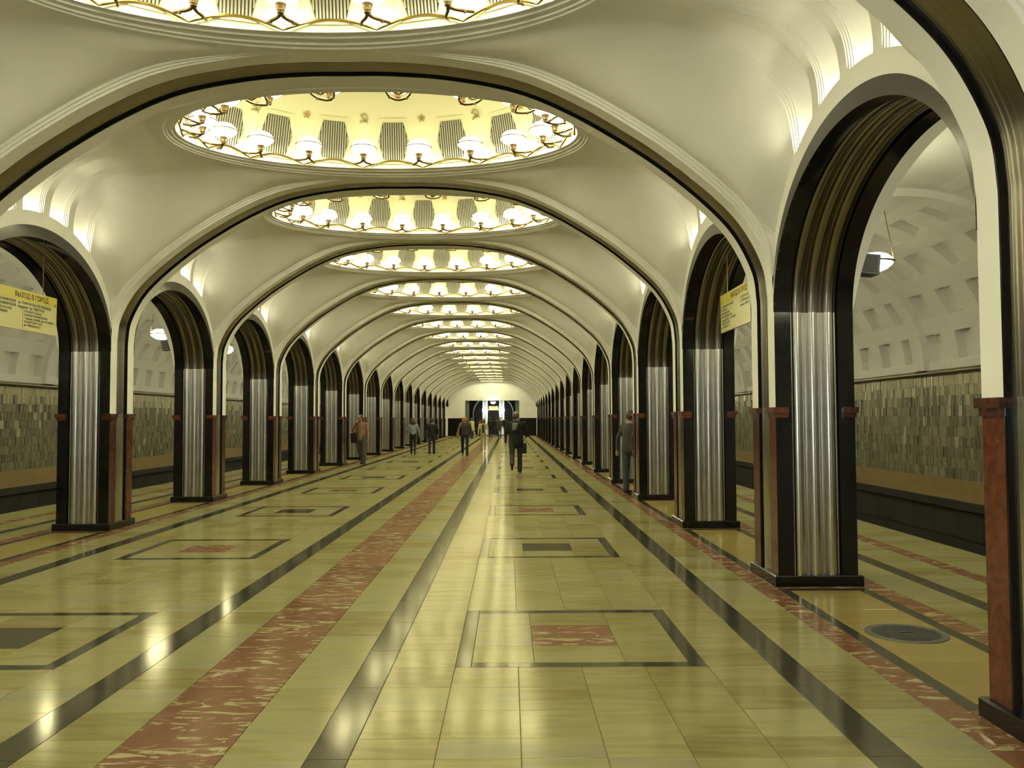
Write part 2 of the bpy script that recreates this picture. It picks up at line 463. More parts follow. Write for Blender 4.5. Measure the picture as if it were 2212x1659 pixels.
# ------------------------------------------------------------------ transverse ribs (white bands with a steel channel) : structure
def sweep(section, rng=None, mfac=False):
    """section: list of (dy, off, k) ; k = share of the moulding depth"""
    rows = []
    for (x, z), (nx, nz) in zip(rib_path, rib_n):
        m = mould(x, z)
        g = smooth01((z - 2.95) / .35)
        rows.append([(x + nx * (o + k * m), d if abs(d) <= HALF else math.copysign(HALF + (abs(d) - HALF) * g, d), z + nz * (o + k * m)) for d, o, k in section])
    return rows
bandR = [(.18, .0, 0), (HALF, 0, 0), (HALF + .001, 0, .33), (HALF + .02, 0, .33), (HALF + .021, 0, .66), (HALF + .04, 0, .66), (HALF + .041, 0, 1), (HALF + .06, 0, 1), (HALF + .0605, 0, 5)]
b1 = MB(); b1.grid(sweep(bandR), flip=True); BAND_A = b1.mesh('plaster_band', ['plaster'], 30)
b1 = MB(); b1.grid(sweep([(-d, o, k) for d, o, k in bandR]), flip=False); BAND_B = b1.mesh('plaster_band', ['plaster'], 30)
b1 = MB(); b1.grid(sweep([(.181, 0, 0), (.168, .002, 0), (.168, .045, 0)]), flip=False); REV_A = b1.mesh('black_reveal', ['black_marble'], 30)
b1 = MB(); b1.grid(sweep([(-.181, 0, 0), (-.168, .002, 0), (-.168, .045, 0)]), flip=True); REV_B = b1.mesh('black_reveal', ['black_marble'], 30)
def channel_profile():
    pr = []
    for i in range(25):
        q = -1 + 2 * i / 24; d = .17 * q
        o = .036 - .032 * math.sqrt(max(0, 1 - (abs(q) / .8) ** 2)) if abs(q) < .8 else .036
        if abs(abs(q) - .88) < .05: o = .026
        o += .003 * math.cos(q * 22)
        pr.append((d, o, 0))
    return pr
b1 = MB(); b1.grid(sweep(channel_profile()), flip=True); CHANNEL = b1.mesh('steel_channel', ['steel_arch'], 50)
for n in range(N0, N1 + 1):
    r = obj('trim_%d' % (n - N0 + 1), BAND_A, None, (0, YC(n), 0), 'structure')
    obj('plaster_band', BAND_B, r); obj('black_reveal', REV_A, r); obj('black_reveal', REV_B, r); obj('steel_channel', CHANNEL, r)

# ------------------------------------------------------------------ side arches : structure
def flute_profile(x0, x1):
    """three half-round steel flutes with small fillets"""
    pr = []; w_ = (x1 - x0) / 3
    for k in range(3):
        for i in range(16):
            q = i / 16; x = x0 + (k + q) * w_
            u_ = abs(q - .5) / .36
            o = .045 - .042 * math.sqrt(1 - u_ * u_) if u_ < 1 else .045
            if .06 < min(q, 1 - q) < .10: o = .036
            pr.append((x, o))
    pr.append((x1, .045)); return pr
SX0, SX1 = XF + .155, XB - .155
arch_path = [(HALFSPAN * math.cos(math.pi * i / 48), 2.65 + 1.28 * math.sin(math.pi * i / 48)) for i in range(49)]
def arch_sweep(section):
    rows = []
    for i, (d, z) in enumerate(arch_path):
        a = math.pi * i / 48; nx, nz = math.cos(a) / HALFSPAN, math.sin(a) / 1.28; l = math.hypot(nx, nz); nx, nz = nx / l, nz / l
        rows.append([(x, d + nx * o, z + nz * o) for x, o in section])
    return rows
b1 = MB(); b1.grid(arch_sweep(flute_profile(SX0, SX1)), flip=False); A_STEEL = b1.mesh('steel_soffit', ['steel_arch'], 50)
b1 = MB(); b1.grid(arch_sweep([(XF, 0), (SX0, 0), (SX0, .05)])); A_BLK1 = b1.mesh('black_soffit', ['black_marble'], 30)
b1 = MB(); b1.grid(arch_sweep([(SX1, .05), (SX1, 0), (XB, 0)])); A_BLK2 = b1.mesh('black_soffit', ['black_marble'], 30)
ND = 72
dd = [HALFSPAN * math.sin(math.pi / 2 * (-1 + 2 * i / ND)) for i in range(ND + 1)]
b1 = MB()      # polished archivolt facing the hall
b1.grid([[(XF - .006, d, z_int(d)), (XF - .006, d, max(z_grey(d), z_int(d) + .004)), (XF + .02, d, max(z_grey(d), z_int(d) + .004))] for d in dd], flip=True)
b1.grid([[(XF + .02, d, z_int(d)), (XF - .006, d, z_int(d))] for d in dd], flip=True)
A_GREY = b1.mesh('polished_archivolt', ['grey_marble'], 30)
b1 = MB()      # white fascia with the lip that hides the niche bulbs
b1.grid([[(XF, d, z_grey(d)), (XF, d, z_crest(d)), (XF + .035, d, z_crest(d)), (XF + .035, d, z_crest(d) - .2), (XF + .25, d, z_crest(d) - .2)] if abs(d) < 1.15 else
         [(XF, d, z_grey(d)), (XF, d, z_crest(d)), (XF, d, z_crest(d)), (XF, d, z_crest(d)), (XF, d, z_crest(d))] for d in dd], flip=True)
A_FASC = b1.mesh('arch_fascia', ['plaster'], 30)
b1 = MB()      # platform side: white soffit edge and wall above
zo = lambda d: ellz(2.66, HALFSPAN, 1.30, d)
pw = lambda d: XB + .17 * max(0, (zo(d) - 2.66) / 1.3) ** .8
b1.grid([[(XB, d, z_int(d)), (XB, d, zo(d)), (pw(d), d, zo(d)), (XB + .17, d, max(zo(d) + .25, 4.1)), (XB + .17, d, 5.2)] for d in dd], flip=True)
A_PLAT = b1.mesh('platform_spandrel', ['plaster'], 30)
b1 = MB()
for c in FL:
    b1 = MB() if c == FL[0] else b1
bl = MB(); bl.lathe([(.001, -.055), (.018, -.05), (.028, -.02), (.03, .02), (.018, .045), (.001, .05)], 10); BULB = bl.mesh('niche_bulb', ['niche_bulb'], 60)
for n in range(NB0, NB1 + 1):
    for s in (1, -1):
        a = obj('trim_%d' % (100 + (n - NB0) * 2 + (0 if s > 0 else 1)), A_FASC, None, (0, YB(n), 0), 'structure')
        if s < 0: a.rotation_euler = (0, 0, math.pi)
        for nm, me in (('polished_archivolt', A_GREY), ('black_soffit', A_BLK1), ('steel_soffit', A_STEEL), ('black_soffit', A_BLK2), ('platform_spandrel', A_PLAT)):
            obj(nm, me, a)
        for c in FL: obj('niche_bulb', BULB, a, (XF + .095, c, z_crest(c) - .085))

# ------------------------------------------------------------------ columns
ZS = 2.65
def cbox(name, a, b, mat, ch=.004):
    m_ = MB(); m_.box(a, b, 0, ch); return m_.mesh(name, [mat])
H = HALF
cb = MB(); cb.box((-.425, -.425, 0), (.425, .425, .105), 0, .012); PLINTH = cb.mesh('plinth', ['black_marble'])
CORE = cbox('core', (-H + .05, -H + .05, .1), (H - .05, H - .05, 4.9), 'black_marble', 0)
def slab(x0, x1, y0, y1, z0, z1, mat, name): return cbox(name, (x0, y0, z0), (x1, y1, z1), mat, 0)
BW = .155
black = []
for sy in (-1, 1):
    for sx in (-1, 1):
        x0, x1 = sorted((sx * (H - BW), sx * (H - .0005)))
        y0, y1 = sorted((sy * (H - .055), sy * H))
        black.append(slab(x0, x1, y0, y1, .1, ZS, 'black_marble', 'black_slab'))
red = []; cap = []; crev = []
for sx in (-1, 1):
    for sy in (-1, 1):
        x0, x1 = sorted((sx * (H - .12), sx * (H + .0)))
        y0, y1 = sorted((sy * .18, sy * (H - .0005)))
        red.append(slab(x0, x1 + 0, y0, y1, .1, CAPZ - .085, 'red_marble', 'red_slab'))
        m_ = MB()
        xa, xb = sorted((sx * (H - .12), sx * (H + .012))); ya, yb = sorted((sy * .175, sy * (H + .012)))
        m_.box((xa, ya, CAPZ - .1), (xb, yb, CAPZ - .055))
        xa, xb = sorted((sx * (H - .12), sx * (H + .03))); ya, yb = sorted((sy * .165, sy * (H + .03)))
        m_.box((xa, ya, CAPZ - .055), (xb, yb, CAPZ))
        cap.append(m_.mesh('red_capital', ['red_marble']))
        x0, x1 = sorted((sx * (H - .1), sx * (H - .002))); y0, y1 = sorted((sy * .165, sy * .181))
        crev.append(slab(x0, x1, y0, y1, .1, CAPZ, 'black_marble', 'black_reveal'))
stl = []
for sy in (-1, 1):
    m_ = MB(); pr = flute_profile(-H + BW, H - BW)
    rows = [[(x, sy * (H - o), z) for x, o in pr] for z in (.1, ZS)]
    m_.grid(rows, flip=sy > 0); stl.append(m_.mesh('steel_panel', ['steel'], 50))
chn = []
for sx in (-1, 1):
    m_ = MB(); rows = [[(sx * (H - o), d, z) for d, o, k in channel_profile()] for z in (.1, CAPZ)]
    m_.grid(rows, flip=sx < 0); chn.append(m_.mesh('steel_channel', ['steel'], 50))
# platform face above the capital: plain white strip
PS = {}
for sx in (-1, 1):
    m_ = MB()
    for sy in (-1, 1):
        y0, y1 = sorted((sy * .18, sy * (H - .06))); x0, x1 = sorted((sx * (H - .12), sx * (H - .001)))
        m_.box((x0, y0, CAPZ), (x1, y1, 4.9))
    PS[sx] = m_.mesh('white_pilaster', ['plaster'])
for n in range(N0, N1 + 1):
    for s in (1, -1):
        side = 'right' if s > 0 else 'left'
        lab = ('steel-fluted black marble column, %s from the camera along the %s arcade' % (ORD[n], side)) if n >= 0 else \
              'steel-fluted black marble column behind the camera, %s place in the %s arcade' % (['first', 'second'][-n - 1], side)
        c = thing('column', lab, 'column', (s * XC, YC(n), 0), 0, 'columns of the two arcades')
        obj('plinth', PLINTH, c); obj('core', CORE, c)
        for me in black: obj('black_slab', me, c)
        for me in red: obj('red_slab', me, c)
        for me in cap: obj('red_capital', me, c)
        for me in crev: obj('black_reveal', me, c)
        for me in stl: obj('steel_panel', me, c)
        for me in chn: obj('steel_channel', me, c)
        obj('white_pilaster', PS[1 if s > 0 else -1], c)

# ------------------------------------------------------------------ floor
fb = MB(); fb.box((-XE, YBACK, -.35), (XE, YEND + 8, -.006))
floor = obj('floor', fb.mesh('floor', ['grout']), None, None, 'structure')
tiles = []      # (x0, x1, y0, y1, material)
edge = [-2.178 - .128, -2.178 + .128, -1.64, -1.23, -.82, -.41, 0, .41, .82, 1.23, 1.64, 2.05]
edge = [-2.306, -2.05, -1.64, -1.23, -.82, -.41, 0, .41, .82, 1.23, 1.64, 2.05]
TC = [.895 + .4133 * i for i in range(7)]
for n in range(NB0, NB1 + 1):
    yb = YB(n)
    rr = list(zip(edge, edge[1:]))
    for s in (1, -1):
        def T(x0, x1, y0, y1, m):
            a, b = sorted((s * x0, s * x1)); tiles.append((a, b, yb + y0, yb + y1, m))
        for k, (y0, y1) in enumerate(rr):
            T(.28, .69, y0, y1, 'yellow_tile'); T(3.58, 4.0, y0, y1, 'yellow_tile')
            T(5.26, 5.66, y0, y1, 'yellow_tile'); T(5.83, 6.3, y0, y1, 'yellow_tile'); T(6.5, XE, y0, y1, 'yellow_tile')
            for i in range(6):
                if abs((y0 + y1) / 2) < .82 and 1 <= i <= 4: continue
                T(TC[i], TC[i + 1], y0, y1, 'yellow_tile')
        for y0, y1 in ((-2.306, -1.23), (-1.23, -.41), (-.41, .41), (.41, 1.23), (1.23, 2.05)):
            T(.69, .895, y0, y1, 'grey_tile'); T(3.375, 3.58, y0, y1, 'grey_tile'); T(4.0, 4.2, y0, y1, 'red_tile')
            T(5.05, 5.26, y0, y1, 'red_tile'); T(5.66, 5.83, y0, y1, 'grey_tile'); T(6.3, 6.5, y0, y1, 'red_tile')
        # between the columns: an ochre field framed in grey
        g0, g1 = -P / 2 + .5, P / 2 - .5
        T(4.2, 4.3, g0, g1, 'grey_tile'); T(4.95, 5.05, g0, g1, 'grey_tile')
        T(4.3, 4.95, g0, g0 + .1, 'grey_tile'); T(4.3, 4.95, g1 - .1, g1, 'grey_tile')
        T(4.2, 5.05, g1, g1 + 1.0, 'red_tile')
        L_ = (g1 - g0 - .2) / 4
        for i in range(4): T(4.3, 4.95, g0 + .1 + i * L_, g0 + .1 + (i + 1) * L_, 'ochre_tile')
        # inset square
        x0, x1 = TC[1], TC[5]; fr = .105; q = .305; xm = (x0 + x1) / 2
        T(x0, x0 + fr, -.82, .82, 'grey_tile'); T(x1 - fr, x1, -.82, .82, 'grey_tile')
        T(x0 + fr, x1 - fr, -.82, -.82 + fr, 'grey_tile'); T(x0 + fr, x1 - fr, .82 - fr, .82, 'grey_tile')
        xs = [x0 + fr, xm - q, xm + q, x1 - fr]; ys = [-.82 + fr, -q, q, .82 - fr]
        redc = (n % 2 == 0) if s > 0 else (n % 2 == 1)
        for i in range(3):
            for j in range(3):
                T(xs[i], xs[i + 1], ys[j], ys[j + 1], ('red_tile' if redc else 'grey_tile') if i == j == 1 else 'yellow_tile')
    for y0, y1 in ((-2.306, -1.23), (-1.23, -.41), (-.41, .41), (.41, 1.23), (1.23, 2.05)):
        tiles.append((-.28, .28, yb + y0, yb + y1, 'red_tile'))
def in_view(t):
    x, y = (t[0] + t[1]) / 2, (t[2] + t[3]) / 2
    if y < 3.4: return -1
    u_ = 1100 + 1825 * (x - CX) / y; v_ = 905 + 1825 * CZ / y
    if u_ < -60 or u_ > 2270 or v_ > 1720: return -1
    if abs(x) > 4.2 and not (4.2 < x < 7.2 and 5 < y < 9.5): return -1
    return min(t[1] - t[0], .42) * min(t[3] - t[2], .82) / y ** 3
order = sorted(range(len(tiles)), key=lambda i: -in_view(tiles[i]))
G = .0016
cache = {}
own = set(order[:300])
far = {}
for i, (x0, x1, y0, y1, m) in enumerate(tiles):
    a, b = x1 - x0 - 2 * G, y1 - y0 - 2 * G
    if i in own:
        key = (round(a, 3), round(b, 3), m)
        if key not in cache:
            t_ = MB(); t_.box((-a / 2, -b / 2, -.006), (a / 2, b / 2, 0), 0, .0012); cache[key] = t_.mesh('floor_tile', [m])
        obj('floor_tile', cache[key], floor, ((x0 + x1) / 2, (y0 + y1) / 2, 0))
    else:
        fm = far.setdefault(m, MB())
        x0 += G; x1 -= G; y0 += G; y1 -= G
        fm.add([(x0, y0, -.006), (x1, y0, -.006), (x1, y1, -.006), (x0, y1, -.006), (x0, y0, 0), (x1, y0, 0), (x1, y1, 0), (x0, y1, 0)],
               [(4, 5, 6, 7), (0, 1, 5, 4), (1, 2, 6, 5), (2, 3, 7, 6), (3, 0, 4, 7)])
fm_all = MB(); mats_ = list(far)
for k, m in enumerate(mats_): fm_all.add(far[m].v, far[m].f, k)
obj('floor_tiles', fm_all.mesh('floor_tiles', mats_), floor, None, 'stuff')
# manhole cover
mh = thing('manhole_cover', 'round iron manhole cover in the ochre floor between the two nearest right columns', 'manhole cover', (4.64, 6.40, 0))
m_ = MB(); m_.lathe([(.245, .002), (.245, .006), (.29, .006), (.293, 0)], 48); obj('frame_ring', m_.mesh('frame_ring', ['manhole_ring'], 30), mh)
m_ = MB(); m_.lathe([(.001, .0062), (.243, .0062), (.243, .001)], 48)
for i in range(-9, 10):
    x = i * .024; h = math.sqrt(max(0, .236 ** 2 - x * x))
    for j in range(-9, 10):
        y = j * .024 + (.012 if i % 2 else 0)
        if math.hypot(x, y) < .228 and not (abs(x) < .03 and abs(y) < .06): m_.box((x - .008, y - .008, .006), (x + .008, y + .008, .009))
obj('cover_plate', m_.mesh('cover_plate', ['manhole_iron']), mh)
m_ = MB(); m_.box((-.045, -.012, .006), (.045, .012, .0095)); obj('lifting_slot', m_.mesh('lifting_slot', ['track_black']), mh)

# ------------------------------------------------------------------ track halls
ZP, ZO, ZT = .05, .44, 2.44       # dark plinth top, ochre band top, tile top
def vault_pt(a):                   # side vault, a from 0 (wall) to 1 (above the arcade)
    cx, aa, bb = 7.75, XW - 7.75, 2.55
    if a < .62:
        t = a / .62 * math.pi / 2; return (cx + aa * math.cos(t), 2.56 + bb * math.sin(t))
    t = (a - .62) / .38; return (cx + (XB + .1 - cx) * t, 2.56 + bb - .35 * t * t)
random.seed(3)
wall_tiles = {}
for s, side in ((1, 'right'), (-1, 'left')):
    wb = MB()
    wb.grid([[(s * XW, y, -1.2), (s * XW, y, 2.6)] for y in (YBACK, YEND + 6)], flip=s > 0)
    wall = obj('wall_' + side, wb.mesh('wall', ['wall_dark']), None, None, 'structure')
    # ochre course, ledge, rail
    m_ = MB(); m_.box((min(s * XW, s * (XW - .05)), YBACK, ZP), (max(s * XW, s * (XW - .05)), YEND, ZO)); obj('ochre_course', m_.mesh('ochre_course', ['wall_ochre']), wall)
    m_ = MB(); m_.box((min(s * XW, s * (XW - .12)), YBACK, ZP - .16), (max(s * XW, s * (XW - .12)), YEND, ZP)); obj('dark_ledge', m_.mesh('dark_ledge', ['wall_dark']), wall)
    m_ = MB(); m_.tube([(s * (XW - .05), YBACK, 2.50), (s * (XW - .05), YEND, 2.50)], .055, 14); obj('metal_rail', m_.mesh('metal_rail', ['rail_metal'], 50), wall)
    m_ = MB(); m_.box((min(s * XW, s * (XW - .03)), YBACK, 2.56), (max(s * XW, s * (XW - .03)), YEND, 2.72)); obj('plaster_course', m_.mesh('plaster_course', ['plaster']), wall)
    # dark plinth panels
    pm = MB(); pm.box((-.03, -.435, -.55), (0, .435, 0), 0, 0); PM = pm.mesh('plinth_panel', ['wall_dark'])
    y = 6.0
    while y < 40:
        o_ = obj('plinth_panel', PM, wall, (s * XW if s > 0 else s * XW + .03, y, ZP - .16)); y += .88
    # marble tiles
    lst = []; rh = .2
    nr = int(round((ZT - ZO) / rh)); rh = (ZT - ZO) / nr
    for r in range(nr):
        y = YBACK + random.random() * .2
        while y < YEND:
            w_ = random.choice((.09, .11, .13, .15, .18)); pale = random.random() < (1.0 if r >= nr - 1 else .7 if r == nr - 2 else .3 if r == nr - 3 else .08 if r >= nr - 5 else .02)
            lst.append((y, y + w_, ZO + r * rh, ZO + (r + 1) * rh, pale)); y += w_
    def score(t):
        y = (t[0] + t[1]) / 2; u_ = 1100 + 1825 * (s * XW - CX) / y
        # seen through the arches
        x_m = s * XC; ym = y * (x_m - CX) / (s * XW - CX)
        ph = ((ym - YC0) / P) % 1
        if u_ < -20 or u_ > 2230 or not (.12 < ph < .88) or ym < 3: return -1
        return 1 / y
    idx = sorted(range(len(lst)), key=lambda i: -score(lst[i]))
    mine = set(idx[:300]); st = MB()
    for i, (y0, y1, z0, z1, pale) in enumerate(lst):
        w_ = y1 - y0 - .005; h_ = z1 - z0 - .004 + random.choice((0, .012, .03))
        dpt = .014 + random.random() * .016; tl = (random.random() - .5) * .014; tl2 = (random.random() - .5) * .012
        shape = [(-w_ / 2, -h_ / 2, dpt + tl), (w_ / 2, -h_ / 2, dpt - tl), (w_ / 2, h_ / 2, dpt - tl + tl2), (-w_ / 2, h_ / 2, dpt + tl + tl2)]
        v = [(-s * 0, yy, zz) for yy, zz, _ in shape] + [(-s * d, yy, zz) for yy, zz, d in shape]
        f = [(4, 5, 6, 7), (0, 1, 5, 4), (1, 2, 6, 5), (2, 3, 7, 6), (3, 0, 4, 7)]
        if s > 0: f = [q[::-1] for q in f]
        if i in mine:
            key = (s, round(w_, 3), int(random.random() * 5), pale)
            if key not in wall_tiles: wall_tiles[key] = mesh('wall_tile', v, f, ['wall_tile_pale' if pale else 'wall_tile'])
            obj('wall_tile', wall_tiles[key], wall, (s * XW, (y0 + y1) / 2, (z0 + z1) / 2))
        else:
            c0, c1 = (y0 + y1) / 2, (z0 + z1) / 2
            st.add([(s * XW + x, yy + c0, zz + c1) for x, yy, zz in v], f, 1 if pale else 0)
    obj('wall_tiles', st.mesh('wall_tiles', ['wall_tile', 'wall_tile_pale']), wall, None, 'stuff')
    # track bed
    m_ = MB(); m_.grid([[(s * XE, y, -.01), (s * XE, y, -1.2), (s * XW, y, -1.2)] for y in (YBACK, YEND + 6)], flip=s < 0)
    obj('floor_track_' + side, m_.mesh('floor_track', ['track_black']), None, None, 'structure')
# coffered side vaults, one mesh per bay, shared
cvb = MB()
NC = 4; rows_a = [.028, .162, .296, .43]; ah = .082
def vp(a, d, off=0.0):
    x, z = vault_pt(a); x1, z1 = vault_pt(max(0, a - .002)); x2, z2 = vault_pt(min(1, a + .002)); tx, tz = x2 - x1, z2 - z1; l = math.hypot(tx, tz)
    nx, nz = tz / l, -tx / l
    return (x + nx * off, d, z + nz * off)
alev = [0.0]
for a0 in rows_a: alev += [a0, a0 + ah / 2, a0 + ah]
alev += [.56, .62, .68, .76, .84, .92, 1.0]
cw = P / NC; dl = [-P / 2]
for k in range(NC):
    c0 = -P / 2 + (k + .5) * cw; dl += [c0 - .28, c0 + .28]
dl += [P / 2]
def is_coffer(i, j):
    a = (alev[i] + alev[i + 1]) / 2; d = (dl[j] + dl[j + 1]) / 2
    return any(a0 < a < a0 + ah for a0 in rows_a) and j % 2 == 1
for i in range(len(alev) - 1):
    for j in range(len(dl) - 1):
        a0, a1, d0, d1 = alev[i], alev[i + 1], dl[j], dl[j + 1]
        if not is_coffer(i, j):
            cvb.add([vp(a0, d0), vp(a0, d1), vp(a1, d1), vp(a1, d0)], [(0, 1, 2, 3)])
        else:
            cvb.add([vp(a0, d0, .17), vp(a0, d1, .17), vp(a1, d1, .17), vp(a1, d0, .17)], [(0, 1, 2, 3)])
            cvb.add([vp(a0, d0), vp(a0, d0, .17), vp(a1, d0, .17), vp(a1, d0)], [(0, 1, 2, 3)])
            cvb.add([vp(a0, d1), vp(a1, d1), vp(a1, d1, .17), vp(a0, d1, .17)], [(0, 1, 2, 3)])
            if not is_coffer(i - 1, j): cvb.add([vp(a0, d0), vp(a0, d1), vp(a0, d1, .17), vp(a0, d0, .17)], [(0, 1, 2, 3)])
            if not is_coffer(i + 1, j): cvb.add([vp(a1, d0), vp(a1, d0, .17), vp(a1, d1, .17), vp(a1, d1)], [(0, 1, 2, 3)])
# transverse beam at the column line (half at each end of the bay)
for e in (-1, 1):
    sec = [(e * P / 2, -.12), (e * (P / 2 - .22), -.12), (e * (P / 2 - .22), 0)]
    al = [i / 30 for i in range(31)]
    cvb.grid([[vp(a, d, o) for d, o in sec] for a in al], flip=e > 0)
SVAULT = cvb.mesh('side_vault', ['plaster'])
for n in range(NB0, NB1 + 1):
    for s in (1, -1):
        o_ = obj('ceiling_platform', SVAULT, None, (0, YB(n), 0), 'structure')
        if s < 0: o_.rotation_euler = (0, 0, math.pi)

# ------------------------------------------------------------------ end walls
eb = MB()
zb = YEND
OX, OZ = 2.64, 3.43
outline = [(x, z) for x, z in rib_path]
prof_top = [(x, 5.6) for x, z in rib_path]
eb.box((-XW, zb, 0), (-OX, zb + .4, 5.4)); eb.box((OX, zb, 0), (XW, zb + .4, 5.4)); eb.box((-OX, zb, OZ), (OX, zb + .4, 5.4))
wend = obj('wall_end', eb.mesh('wall_end', ['plaster']), None, None, 'structure')
for s in (-1, 1):
    m_ = MB(); a, b = sorted((s * OX, s * 4.3)); m_.box((a, zb - .03, 0), (b, zb - .001, 1.72)); obj('dark_dado', m_.mesh('dark_dado', ['black_marble']), wend)
# lobby behind the opening
lb = MB(); D2 = zb + 7.5
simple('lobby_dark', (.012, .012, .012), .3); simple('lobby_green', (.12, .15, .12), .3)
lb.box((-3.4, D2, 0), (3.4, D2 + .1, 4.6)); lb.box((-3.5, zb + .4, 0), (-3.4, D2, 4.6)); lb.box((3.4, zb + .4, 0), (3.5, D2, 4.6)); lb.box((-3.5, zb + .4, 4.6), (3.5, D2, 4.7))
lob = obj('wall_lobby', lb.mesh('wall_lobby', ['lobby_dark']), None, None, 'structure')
for s in (-1, 1):
    m_ = MB(); a, b = sorted((s * OX, s * (OX - .38))); m_.box((a, zb + .42, 0), (b, zb + .5, OZ)); obj('glazed_jamb', m_.mesh('glazed_jamb', ['lobby_green']), lob)
    m_ = MB()
    pts = [(s * (2.2 - 1.3 * math.sin(rad(a))), D2 - 1.2, 1.9 + 1.6 * (1 - math.cos(rad(a)))) for a in range(0, 91, 10)]
    pts = [(s * 2.2, D2 - 1.2, 0)] + [(s * (1.0 + 1.2 * math.cos(rad(a))), D2 - 1.2, 2.1 + 1.7 * math.sin(rad(a))) for a in range(0, 91, 9)]
    m_.tube(pts, .16, 8); obj('grey_arch_rib', m_.mesh('grey_arch_rib', ['lobby_green'], 50), lob)
    m_ = MB(); m_.box((s * .87 - .27, D2 - .9, 0), (s * .87 + .27, D2 - .8, 4.3)); obj('pale_pilaster', m_.mesh('pale_pilaster', ['lit_pilaster']), lob)
m_ = MB(); m_.box((-.5, D2 - .74, 2.55), (.5, D2 - .69, 3.0), 0, .01)
sb = obj('direction_board', m_.mesh('direction_board', ['sign_cream']), None, None, label='cream board above the dark doorway at the far end of the hall', category='sign')
for s in (-1, 1):
    g = thing('globe_lamp', 'white globe lamp on the %s pale pilaster at the far end' % ('right' if s > 0 else 'left'), 'lamp', (s * .87, D2 - 1.25, 2.55), 0, 'globe lamps at the far end')
    m_ = MB(); m_.lathe([(.30 * math.sin(math.pi * i / 12) + .001, -.30 * math.cos(math.pi * i / 12)) for i in range(13)], 18); obj('globe', m_.mesh('globe', ['globe_glass'], 80), g)
    m_ = MB(); m_.tube([(0, .02, -1.5), (0, .02, -.3)], .03, 8); obj('stem', m_.mesh('stem', ['bronze'], 50), g)
    m_ = MB(); m_.tube([(0, .02, .3), (0, .02, 1.4)], .03, 8); obj('upper_stem', m_.mesh('upper_stem', ['bronze'], 50), g)
g = thing('ceiling_lamp', 'white bowl lamp hanging at the top of the far opening', 'lamp', (.1, zb - .35, 3.28))
m_ = MB(); m_.lathe([(.001, -.20)] + [(.26 * math.sin(math.pi / 2 * i / 8), -.20 * math.cos(math.pi / 2 * i / 8)) for i in range(1, 9)] + [(.001, .02)], 18); obj('bowl', m_.mesh('bowl', ['globe_glass'], 60), g)
m_ = MB(); m_.tube([(0, 0, .0), (0, 0, .4), (0, .36, .45)], .015, 6); obj('rod', m_.mesh('rod', ['bronze'], 60), g)
m_ = MB(); m_.grid([[(-XW, YBACK, -1.2), (-XW, YBACK, 6.8)], [(XW, YBACK, -1.2), (XW, YBACK, 6.8)]]); obj('wall_back', m_.mesh('wall_back', ['plaster']), None, None, 'structure')
m_ = MB(); m_.grid([[(-XW, YEND + .41, -1.2), (-XW, YEND + .41, 0.0)], [(XW, YEND + .41, -1.2), (XW, YEND + .41, 0)]], flip=True); obj('wall_track_end', m_.mesh('wall_track_end', ['track_black']), None, None, 'structure')

# ------------------------------------------------------------------ dome lamps
def bowl_prof():
    lo = [(.052, -.088), (.085, -.078), (.13, -.052), (.165, -.02), (.178, 0)]
    hi = [(.176, .006), (.158, .045), (.125, .078), (.08, .098), (.001, .106)]
    return lo, hi
lo, hi = bowl_prof()
m_ = MB(); m_.lathe(lo, 18); L_BOWL = m_.mesh('glass_bowl', ['bowl_glass'], 80)
m_ = MB(); m_.lathe(hi, 18); L_CAP = m_.mesh('glass_cap', ['cap_glass'], 80)
m_ = MB(); m_.lathe([(.176, -.007), (.184, -.006), (.185, .006), (.177, .008)], 28)
for a in range(0, 360, 60): m_.box((.183 * math.cos(rad(a)) - .006, .183 * math.sin(rad(a)) - .006, -.008), (.183 * math.cos(rad(a)) + .006, .183 * math.sin(rad(a)) + .006, .010))
L_RIM = m_.mesh('rim_band', ['bronze'], 40)
m_ = MB(); m_.lathe([(.001, -.175), (.03, -.172), (.032, -.15), (.036, -.145), (.034, -.138), (.05, -.095), (.056, -.084), (.05, -.083)], 20); L_CUP = m_.mesh('cup_holder', ['bronze'], 50)
L_BR = []
for sx in (-1, 1):     # +Y is towards the dome wall
    m_ = MB(); m_.tube(catmull([(0, 0, -.165), (sx * .03, .05, -.185), (sx * .10, .13, -.185), (sx * .14, .222, -.165)], 4), [.018] * 4 + [.016] * 4 + [.014] * 5, 7)
    m_.lathe([(.001, -.21), (.014, -.205), (.014, -.185), (.001, -.18)], 8, 0, (sx * .10, .13, 0))
    L_BR.append(m_.mesh('bracket_leg', ['bronze'], 60))
lampfar = MB(); lampfar.lathe(lo[::2], 8, 0); lampfar.lathe(hi[::2], 8, 1); lampfar.lathe([(.001, -.175), (.032, -.17), (.036, -.14), (.056, -.084)], 10, 2)
lampfar.tube([(0, 0, -.165), (-.1, .13, -.185), (-.14, .222, -.165)], .016, 5, 2); lampfar.tube([(0, 0, -.165), (.1, .13, -.185), (.14, .222, -.165)], .016, 5, 2)
LAMP_FAR = lampfar.mesh('dome_lamp', ['bowl_glass', 'cap_glass', 'bronze'], 60)
def lamp_place(k):
    th = rad(10 + 20 * k)
    p = Vector((LA * math.sin(th), LBY * math.cos(th), LZ))
    q = Vector((2.50 * math.sin(th), 1.40 * math.cos(th), LZ))
    d = q - p; return p, math.atan2(d.y, d.x) - math.pi / 2
